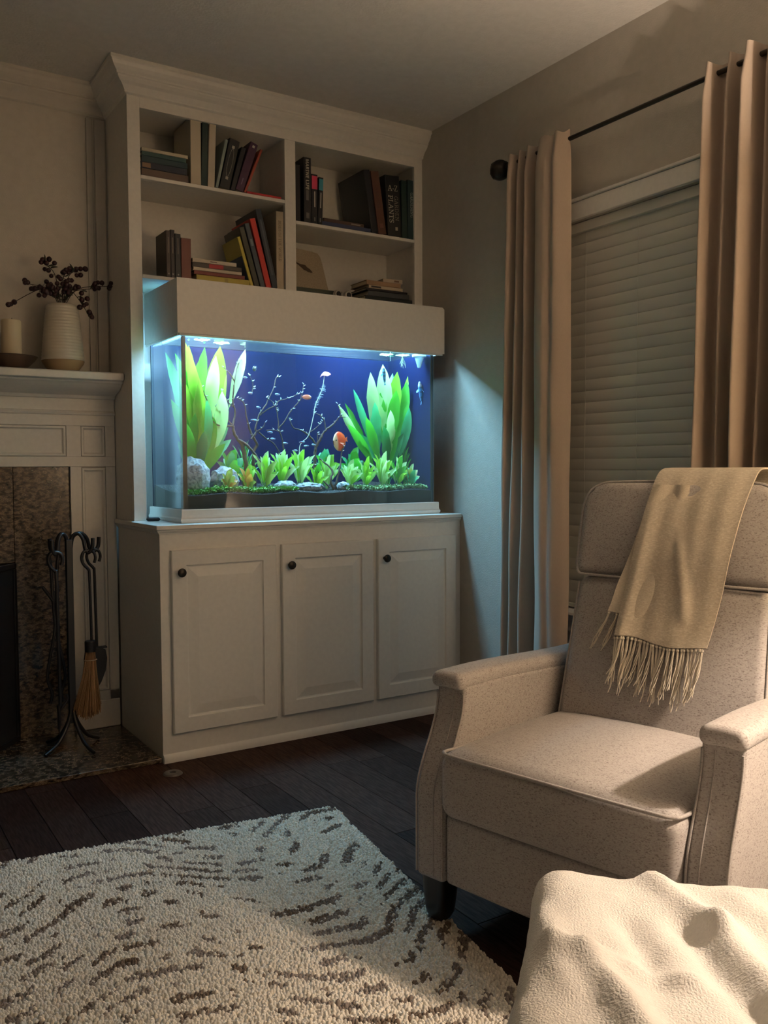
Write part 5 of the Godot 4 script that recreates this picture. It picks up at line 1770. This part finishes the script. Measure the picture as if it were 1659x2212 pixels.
func tank_life() -> void:
	M.budpale = mt(0.50, 0.52, 0.40, 0.6)
	M.budwhite = mt(0.66, 0.66, 0.62, 0.6)
	var fs := StandardMaterial3D.new()
	fs.vertex_color_use_as_albedo = true
	fs.roughness = 0.3
	M.fishskin = fs
	# rocks
	rock("large grey rock in the left front corner of the aquarium", Vector3(-1.238, 1.095, 0.135), Vector3(0.078, 0.098, 0.06), 3)
	rock("grey rock behind the brown leaves left of the driftwood", Vector3(-1.088, 1.080, 0.10), Vector3(0.070, 0.070, 0.05), 5)
	rock("flat pale rock at the middle front of the aquarium", Vector3(-0.72, 1.052, 0.165), Vector3(0.075, 0.024, 0.035), 8)
	rock("dark flat rock left of the pale one at the middle front", Vector3(-0.835, 1.056, 0.16), Vector3(0.058, 0.030, 0.035), 11)
	rock("small pale rock under the orange fish", Vector3(-0.555, 1.054, 0.17), Vector3(0.036, 0.022, 0.025), 14)
	# tall sword plants: leaves tip by tip
	sword("tall sword plant with broad yellow green leaves in the left of the aquarium", Vector3(-1.185, 1.06, 0.03), [
		[-1.285, 1.640, 0.19, 0.050, 0.20, "lime", 0.02], [-1.292, 1.600, 0.10, 0.050, 0.22, "green", 0.02], [-1.290, 1.500, 0.15, 0.046, 0.22, "lime", 0.02], [-1.295, 1.420, 0.05, 0.048, 0.22, "green", 0.0],
		[-1.288, 1.330, 0.17, 0.046, 0.25, "green", 0.0], [-1.292, 1.620, -0.02, 0.050, 0.2, "deep", 0.0], [-1.234, 1.638, 0.10, 0.060, 0.22, "lime", -0.01], [-1.205, 1.575, 0.14, 0.060, 0.22, "green", -0.02],
		[-1.150, 1.640, 0.06, 0.060, 0.25, "green", 0.0], [-1.090, 1.645, 0.08, 0.082, 0.42, "lime", 0.02], [-1.125, 1.600, 0.12, 0.060, 0.35, "pale", 0.02], [-0.972, 1.642, 0.07, 0.044, 0.55, "pale", 0.05],
		[-1.045, 1.560, 0.02, 0.055, 0.4, "lime", 0.03], [-1.105, 1.455, 0.13, 0.058, 0.35, "pale", 0.05], [-1.214, 1.500, 0.16, 0.055, 0.25, "lime", 0.0], [-1.170, 1.415, 0.13, 0.055, 0.25, "teal", 0.02],
		[-1.225, 1.360, 0.14, 0.050, 0.25, "green", -0.02], [-1.130, 1.350, 0.10, 0.050, 0.25, "green", 0.02], [-1.080, 1.400, 0.03, 0.050, 0.3, "teal", 0.0], [-1.05, 1.31, 0.06, 0.048, 0.25, "teal", 0.0],
		[-1.19, 1.29, 0.15, 0.045, 0.25, "deep", 0.0], [-1.08, 1.24, 0.10, 0.045, 0.25, "green", 0.0], [-1.02, 1.26, 0.02, 0.050, 0.25, "teal", 0.0], [-1.25, 1.25, 0.0, 0.045, 0.25, "deep", 0.0]])
	sword("tall sword plant fanning out in the right of the aquarium", Vector3(-0.215, 1.06, 0.0), [
		[-0.340, 1.580, 0.06, 0.062, 0.30, "pale", -0.03], [-0.265, 1.622, 0.05, 0.076, 0.34, "pale", 0.0], [-0.190, 1.590, 0.06, 0.070, 0.34, "lime", 0.0], [-0.100, 1.605, 0.04, 0.022, 0.4, "lime", 0.01],
		[-0.140, 1.545, 0.07, 0.064, 0.36, "green", 0.02], [-0.415, 1.500, 0.03, 0.034, 0.3, "teal", -0.03], [-0.515, 1.425, 0.06, 0.034, 0.3, "pale", -0.05], [-0.462, 1.435, 0.03, 0.036, 0.3, "green", -0.04],
		[-0.330, 1.440, 0.08, 0.058, 0.34, "teal", -0.03], [-0.255, 1.405, 0.10, 0.056, 0.32, "pale", 0.0], [-0.285, 1.520, 0.02, 0.06, 0.34, "green", 0.0], [-0.150, 1.420, 0.10, 0.046, 0.30, "teal", 0.04],
		[-0.215, 1.500, 0.09, 0.060, 0.36, "green", 0.0], [-0.120, 1.440, 0.0, 0.036, 0.4, "deep", 0.02], [-0.385, 1.370, 0.09, 0.046, 0.3, "green", -0.02], [-0.475, 1.335, 0.08, 0.044, 0.3, "green", -0.03],
		[-0.300, 1.330, 0.11, 0.050, 0.25, "deep", 0.0], [-0.210, 1.330, 0.08, 0.046, 0.25, "green", 0.0], [-0.415, 1.300, 0.05, 0.050, 0.25, "teal", 0.0], [-0.155, 1.300, 0.06, 0.040, 0.25, "deep", 0.0],
		[-0.125, 1.600, -0.08, 0.060, 0.3, "deep", 0.0]])
	var g := "low rosette plants in the aquarium"
	for q in [["brown leaved rosette beside the left rock", -1.10, 0.165, 10, 0.085, 0.026, ["amber", "olive"], 1.0],
			["amber rosette in front of the left driftwood trunk", -1.005, 0.15, 10, 0.105, 0.028, ["amber", "olive", "lime"], 0.9],
			["yellow green rosette right of the amber one", -0.92, 0.13, 13, 0.155, 0.026, ["lime", "olive", "pale"], 0.85],
			["pale green rosette left of the middle", -0.835, 0.12, 13, 0.165, 0.024, ["pale", "lime"], 0.75],
			["tall white green rosette at the middle of the aquarium", -0.745, 0.12, 14, 0.175, 0.024, ["pale", "pale", "lime"], 0.75],
			["green rosette behind the flat pale rock", -0.675, 0.14, 12, 0.120, 0.024, ["green", "lime"], 0.9],
			["pale rosette round the slim middle driftwood", -0.605, 0.11, 12, 0.150, 0.024, ["pale", "lime"], 0.8],
			["pale rosette under the orange fish", -0.50, 0.13, 13, 0.120, 0.026, ["pale", "pale", "lime"], 1.0],
			["yellow green rosette right of the orange fish", -0.415, 0.13, 13, 0.150, 0.026, ["lime", "pale"], 0.85],
			["large pale rosette before the right sword plant", -0.325, 0.13, 15, 0.165, 0.026, ["pale", "lime", "pale"], 0.8],
			["leafy green rosette at the foot of the right sword plant", -0.245, 0.14, 14, 0.140, 0.026, ["lime", "pale", "green"], 0.9],
			["small pale rosette near the right end of the aquarium", -0.185, 0.15, 12, 0.105, 0.026, ["pale", "teal", "olive"], 1.0],
			["teal broad leaved plant left behind the driftwood", -1.03, 0.03, 10, 0.16, 0.046, ["teal", "teal", "green"], 0.9],
			["teal broad leaved plant behind the orange fish", -0.435, 0.04, 12, 0.17, 0.050, ["teal", "green", "teal"], 0.95],
			["green broad leaved plant beside the slim middle driftwood", -0.575, 0.03, 9, 0.17, 0.045, ["green", "teal", "lime"], 0.7]]:
		rosette("aquarium_plant", q[0], Vector3(q[1], 0, q[2]), q[3], q[4], q[5], q[6], q[7], g)
	rosette("needle_plant", "dark needle leaved plant behind the left driftwood", Vector3(-0.955, 0, 0.0), 30, 0.19, 0.008, ["deep", "green"], 0.75, "needle plants", 0.0, 0.0)
	rosette("needle_plant", "dark needle leaved plant near the right end pane", Vector3(-0.135, 0, 0.03), 26, 0.21, 0.010, ["deep", "green"], 0.55, "needle plants", 0.0, 0.0)
	# carpet of small leaves at the front
	var lm := MB.new()
	for i in 5:
		var a := TAU * i / 5.0
		leaf_into(lm, Vector3.ZERO, Vector3(cos(a) * 0.9, 0.8 + 0.2 * (i % 2), sin(a) * 0.9), Vector3(0, 0.15, 0), Vector3(0, 1, 0.4), 0.62, 0.6, 4, 0.0)
	var cm := StandardMaterial3D.new()
	cm.vertex_color_use_as_albedo = true
	cm.roughness = 0.5
	var wh := []
	var ti := []
	for i in 1500:
		var left := i < 850
		var x := rng.randf_range(-1.295, -0.80) if left else rng.randf_range(-0.56, -0.125)
		var z := TZ1 - 0.022 - absf(rng.randfn(0.0, 0.045))
		if z < 0.02: continue
		var s := rng.randf_range(0.006, 0.012)
		wh.append(Transform3D(Basis.from_euler(Vector3(rng.randf_range(-0.3, 0.3), rng.randf() * 6.0, rng.randf_range(-0.3, 0.3))).scaled(Vector3.ONE * s), bed(x, z) + Vector3(0, rng.randf_range(0.0, 0.014), 0)))
		var v := rng.randf_range(0.7, 1.15)
		ti.append(Color(0.16 * v, 0.40 * v, 0.06 * v) if left else Color(0.20 * v, 0.34 * v, 0.12 * v))
	tag(many("carpet_plant", lm.mesh(cm), wh, ti, self), "small leaved carpet plants along the front of the gravel", "plant")
	# driftwood
	var o1 := thing("driftwood", "branched driftwood rising tall in the left half of the aquarium", "driftwood", bed(-0.97, 0.06), "driftwood in the aquarium")
	var p1 := o1.position
	branch(o1, [[-0.970, 1.05, 0.06], [-0.973, 1.151, 0.06], [-0.984, 1.220, 0.06], [-1.004, 1.257, 0.06], [-1.023, 1.282, 0.06], [-1.030, 1.318, 0.06]], 0.0085, 0.006, p1, 0)
	branch(o1, [[-1.030, 1.318, 0.06], [-1.014, 1.373, 0.05], [-1.029, 1.420, 0.06], [-1.024, 1.500, 0.07], [-1.007, 1.566, 0.06], [-0.991, 1.592, 0.06]], 0.0045, 0.0018, p1, 8)
	branch(o1, [[-1.032, 1.316, 0.06], [-1.119, 1.320, 0.09], [-1.141, 1.377, 0.09], [-1.159, 1.426, 0.09], [-1.180, 1.471, 0.09], [-1.207, 1.516, 0.09]], 0.0038, 0.0014, p1, 5)
	branch(o1, [[-1.034, 1.322, 0.06], [-1.068, 1.346, 0.08], [-1.110, 1.381, 0.10], [-1.121, 1.395, 0.10]], 0.0026, 0.0014, p1, 3)
	branch(o1, [[-1.029, 1.398, 0.06], [-1.052, 1.408, 0.08], [-1.071, 1.429, 0.09], [-1.094, 1.457, 0.10]], 0.0024, 0.0013, p1, 6)
	branch(o1, [[-1.024, 1.505, 0.07], [-1.050, 1.535, 0.08], [-1.075, 1.558, 0.08]], 0.0030, 0.0016, p1, 2)
	branch(o1, [[-1.004, 1.257, 0.06], [-0.968, 1.232, 0.07], [-0.937, 1.195, 0.08], [-0.905, 1.15, 0.08]], 0.0065, 0.0050, p1, 1)
	var o2 := thing("driftwood", "wide forked driftwood left of the middle of the aquarium", "driftwood", bed(-0.92, 0.05), "driftwood in the aquarium")
	var p2 := o2.position
	branch(o2, [[-0.925, 1.06, 0.05], [-0.932, 1.196, 0.05], [-0.915, 1.237, 0.05], [-0.936, 1.275, 0.05]], 0.0070, 0.0055, p2, 1)
	branch(o2, [[-0.936, 1.275, 0.05], [-0.951, 1.312, 0.05], [-0.965, 1.353, 0.06], [-0.978, 1.414, 0.06], [-1.009, 1.435, 0.06]], 0.0048, 0.0016, p2, 8)
	branch(o2, [[-0.945, 1.262, 0.06], [-0.921, 1.292, 0.06], [-0.925, 1.309, 0.06], [-0.905, 1.368, 0.06], [-0.871, 1.417, 0.06], [-0.836, 1.487, 0.06], [-0.824, 1.529, 0.06], [-0.810, 1.532, 0.06]], 0.0048, 0.0016, p2, 6)
	branch(o2, [[-0.905, 1.364, 0.06], [-0.867, 1.390, 0.06], [-0.825, 1.412, 0.06], [-0.814, 1.429, 0.06], [-0.771, 1.441, 0.06], [-0.718, 1.463, 0.06]], 0.0034, 0.0014, p2, 12)
	branch(o2, [[-0.921, 1.292, 0.06], [-0.891, 1.313, 0.06], [-0.880, 1.334, 0.06]], 0.0032, 0.0014, p2, 2)
	branch(o2, [[-0.910, 1.292, 0.06], [-0.877, 1.265, 0.06], [-0.839, 1.242, 0.06], [-0.81, 1.20, 0.06]], 0.0036, 0.0020, p2, 3)
	branch(o2, [[-0.87, 1.30, 0.05], [-0.83, 1.302, 0.05], [-0.80, 1.295, 0.05]], 0.0026, 0.0014, p2, 6)
	branch(o2, [[-0.951, 1.45, 0.08], [-0.943, 1.49, 0.08], [-0.958, 1.53, 0.08]], 0.0026, 0.0013, p2, 8)
	var o3 := thing("driftwood", "thin twig of driftwood in the middle with two long shoots", "driftwood", bed(-0.785, 0.03), "driftwood in the aquarium")
	var p3 := o3.position
	branch(o3, [[-0.775, 1.06, 0.04], [-0.789, 1.239, 0.05], [-0.808, 1.301, 0.05], [-0.811, 1.343, 0.05], [-0.820, 1.391, 0.05], [-0.837, 1.418, 0.06], [-0.859, 1.435, 0.06], [-0.874, 1.441, 0.06]], 0.0036, 0.0014, p3, 8)
	branch(o3, [[-0.807, 1.315, 0.05], [-0.784, 1.343, 0.06], [-0.756, 1.386, 0.06], [-0.724, 1.419, 0.06], [-0.704, 1.444, 0.06], [-0.696, 1.472, 0.06], [-0.688, 1.508, 0.06]], 0.0034, 0.0015, p3, 10)
	var o4 := thing("driftwood", "dark forked driftwood left of the orange fish", "driftwood", bed(-0.637, 0.05), "driftwood in the aquarium")
	var p4 := o4.position
	branch(o4, [[-0.640, 1.05, 0.06], [-0.637, 1.183, 0.06], [-0.631, 1.226, 0.06], [-0.602, 1.276, 0.06], [-0.581, 1.305, 0.06], [-0.527, 1.346, 0.06], [-0.510, 1.365, 0.06], [-0.477, 1.369, 0.06]], 0.0078, 0.0018, p4, 5)
	branch(o4, [[-0.631, 1.230, 0.06], [-0.646, 1.262, 0.06], [-0.674, 1.286, 0.06], [-0.706, 1.303, 0.06], [-0.745, 1.316, 0.06], [-0.760, 1.351, 0.06]], 0.0052, 0.0018, p4, 8)
	branch(o4, [[-0.581, 1.305, 0.06], [-0.585, 1.341, 0.06], [-0.601, 1.369, 0.06], [-0.637, 1.383, 0.06]], 0.0030, 0.0016, p4, 9)
	branch(o4, [[-0.506, 1.365, 0.06], [-0.502, 1.390, 0.06], [-0.518, 1.429, 0.06]], 0.0028, 0.0015, p4, 4)
	branch(o4, [[-0.622, 1.233, 0.06], [-0.622, 1.294, 0.06]], 0.0026, 0.0016, p4, 2)
	branch(o4, [[-0.674, 1.286, 0.06], [-0.635, 1.315, 0.07], [-0.600, 1.345, 0.07]], 0.0026, 0.0014, p4, 8)
	var o5 := thing("driftwood", "small pale twisted driftwood root at the front under the orange fish", "driftwood", bed(-0.567, 0.13), "driftwood in the aquarium")
	var p5 := o5.position
	branch(o5, [[-0.585, 1.035, 0.15], [-0.607, 1.075, 0.15], [-0.592, 1.120, 0.14], [-0.615, 1.155, 0.12], [-0.636, 1.178, 0.10]], 0.0055, 0.0030, p5, 0)
	branch(o5, [[-0.585, 1.036, 0.15], [-0.572, 1.090, 0.15], [-0.550, 1.150, 0.14], [-0.535, 1.210, 0.13], [-0.520, 1.235, 0.13]], 0.0055, 0.0022, p5, 3)
	branch(o5, [[-0.62, 1.05, 0.16], [-0.66, 1.10, 0.15], [-0.672, 1.15, 0.14]], 0.0028, 0.0014, p5, 2)
	# lotus leaf on its long fuzzy stalk
	var lo := thing("lotus_plant", "pink lotus leaf on a long stalk furred with pale algae", "plant", bed(-0.70, 0.07), "")
	var po := lo.position
	var st := curve([Vector3(-0.70, 1.06, 0.07) - po, Vector3(-0.719, 1.222, 0.07) - po, Vector3(-0.674, 1.279, 0.07) - po, Vector3(-0.653, 1.364, 0.08) - po, Vector3(-0.641, 1.418, 0.08) - po, Vector3(-0.612, 1.490, 0.09) - po, Vector3(-0.600, 1.555, 0.09) - po], 8)
	var m := MB.new()
	m.tube(st, 0.0019, 6)
	part("stalk", m, M.budpale, lo)
	m = MB.new()
	for i in 260:
		var f := sqrt(rng.randf()) * 0.9
		var q := st[int((0.35 + f * 0.60) * (st.size() - 1))]
		var fz := smoothstep(0.2, 0.8, f) * (1.0 - smoothstep(0.82, 0.9, f)) + 0.25
		var d := Vector3(rng.randf_range(-0.4, 1.0), rng.randf_range(-0.25, 0.35), rng.randf_range(-0.6, 0.6)).normalized() * rng.randf_range(0.005, 0.017) * fz
		m.tube(PackedVector3Array([q, q + d * 0.6 + Vector3(0, 0.001, 0), q + d]), 0.00035, 3, false)
	part("algae_fuzz", m, mt(0.50, 0.60, 0.58, 0.8), lo)
	m = MB.new()
	var rows := []
	for i in 7:
		var row := PackedVector3Array()
		for k in 25:
			var a := TAU * k / 24.0
			var rr := i / 6.0 * 0.026 * (1.0 + 0.08 * sin(a * 5.0))
			row.append(Vector3(cos(a) * rr, 0.010 - 0.34 * rr - 0.010 * pow(i / 6.0, 3.0) + 0.003 * sin(a * 3.0) * i / 6.0, sin(a) * rr * 0.8))
		rows.append(row)
	m.X = Transform3D(Basis(Vector3(0, 0, 1), 0.22), Vector3(-0.598, 1.556, 0.09) - po)
	m.sheet(rows, 0.001)
	var pk := StandardMaterial3D.new()
	pk.albedo_color = lin(0.85, 0.42, 0.40)
	pk.backlight_enabled = true
	pk.backlight = lin(0.9, 0.5, 0.45)
	part("leaf", m, pk, lo)
	# fish
	fish("round orange red fish with a pale head at the right of the middle", "fish", "", Vector3(-0.540, 1.256, 0.125), Vector3(0, 0.35, 0.18), 0.098, 0.043, 0.009, Color(0.85, 0.075, 0.012), Color(0.80, 0.50, 0.28), Color(0.90, 0.25, 0.10), 0.78, 0.5)
	fish("long blue fish nose up beside the right sword plant", "fish", "", Vector3(-0.118, 1.485, 0.15), Vector3(0.0, 0.3, -1.40), 0.108, 0.012, 0.008, Color(0.06, 0.28, 0.62), Color(0.50, 0.62, 0.70), Color(0.30, 0.50, 0.70), 0.70, 1.6, 0.55)
	fish("dark blue striped fish before the pale leaves of the right sword plant", "fish", "", Vector3(-0.315, 1.553, 0.14), Vector3(0.0, 0.3, -1.45), 0.080, 0.009, 0.007, Color(0.03, 0.16, 0.28), Color(0.10, 0.25, 0.35), Color(0.05, 0.20, 0.32), 0.70, 1.4, 0.8)
	fish("small dark round fish near the top of the left driftwood", "fish", "", Vector3(-0.952, 1.557, 0.12), Vector3(0, 0.5, 0.5), 0.030, 0.011, 0.004, Color(0.05, 0.06, 0.05), Color(0.10, 0.11, 0.09), Color(0.12, 0.14, 0.14), 0.75, 0.8)
	fish("faint red orange fish behind the middle twig", "fish", "", Vector3(-0.658, 1.455, 0.02), Vector3(0, 2.7, 0.1), 0.048, 0.011, 0.005, Color(0.42, 0.10, 0.05), Color(0.45, 0.18, 0.10), Color(0.40, 0.14, 0.10), 0.72, 1.0)
	var k := 0
	for q in [[-0.838, 1.454, 0.10, 0.2, "small silver blue fish by the forked driftwood's right limb"], [-0.955, 1.340, 0.11, 2.9, "small silver blue fish low by the left driftwood trunk"], [-0.928, 1.395, 0.10, 0.4, "small silver blue fish between the two left driftwoods"], [-0.862, 1.262, 0.10, 0.3, "small blue fish over the yellow green rosette"],
			[-0.880, 1.290, 0.11, 3.3, "small blue fish under the forked driftwood's lowest limb"], [-0.802, 1.244, 0.10, 0.2, "small blue fish left of the middle twig's foot"], [-0.716, 1.250, 0.09, 3.0, "small silver blue fish left under the lotus stalk"], [-0.700, 1.233, 0.10, 0.1, "small silver blue fish lowest under the lotus stalk"],
			[-0.752, 1.212, 0.09, 3.2, "small blue fish above the white green middle rosette"], [-0.668, 1.238, 0.11, 0.3, "small silver blue fish left of the dark forked driftwood"], [-0.965, 1.455, 0.10, 0.4, "small silver fish above the dark needle plant"], [-0.985, 1.52, 0.09, 3.4, "small silver fish nearest the top of the left driftwood"]]:
		fish(q[4], "fish", "small schooling fish", Vector3(q[0], q[1], q[2]), Vector3(0, q[3], 0.1 * sin(k * 2.0)), 0.027, 0.0042, 0.0026, Color(0.16, 0.34, 0.48), Color(0.35, 0.42, 0.45), Color(0.35, 0.42, 0.48), 0.72, 1.2, -1.0)
		k += 1
	# cone feeder and floating plants at the surface
	var fe := thing("feeding_cone", "white plastic feeding cone hanging at the surface in the right corner", "feeder", Vector3(-0.150, 1.598, 0.185))
	m = MB.new()
	m.lathe(PackedVector2Array([Vector2(0.0, 0.0), Vector2(0.007, 0.0), Vector2(0.009, 0.004), Vector2(0.024, 0.056), Vector2(0.0225, 0.056), Vector2(0.0075, 0.006), Vector2(0.0, 0.005)]), 24)
	part("cone", m, mt(0.42, 0.55, 0.66, 0.4), fe)
	m = MB.new()
	m.lathe(PackedVector2Array([Vector2(0.0235, 0.050), Vector2(0.033, 0.050), Vector2(0.034, 0.056), Vector2(0.033, 0.060), Vector2(0.0235, 0.058)]), 24)
	part("float_ring", m, mt(0.60, 0.68, 0.72, 0.4), fe)
	for q in [[-0.235, 0.17, 9, "floating plant with dangling roots left of the feeding cone"], [-0.31, 0.15, 8, "floating plant above the right sword plant"], [-1.20, 0.16, 8, "floating plant at the surface over the left rock"], [-1.10, 0.12, 9, "floating plant at the surface over the left sword plant"]]:
		var fl := thing("floating_plant", q[3], "plant", Vector3(q[0], 1.646, q[1]), "floating plants")
		for i in int(q[2]):
			var a: float = TAU * i / float(q[2]) + rng.randf() * 0.4
			m = MB.new()
			leaf_into(m, Vector3(0, 0.0, 0), Vector3(cos(a) * 0.034, 0.004 + rng.randf() * 0.004, sin(a) * 0.034), Vector3(0, 0.002, 0), Vector3(0, 1, 0), 0.026, 0.62, 6, 0.2)
			part("leaf", m, M.pale, fl)
		if q[0] > -0.28:
			for i in 8:
				m = MB.new()
				var e := Vector3(rng.randf_range(-0.018, 0.022), -rng.randf_range(0.035, 0.060), rng.randf_range(-0.01, 0.01))
				m.tube(curve([Vector3.ZERO, e * 0.5 + Vector3(rng.randf_range(-0.006, 0.006), 0, 0), e], 4), 0.0009, 5)
				part("root", m, M.budpale, fl)
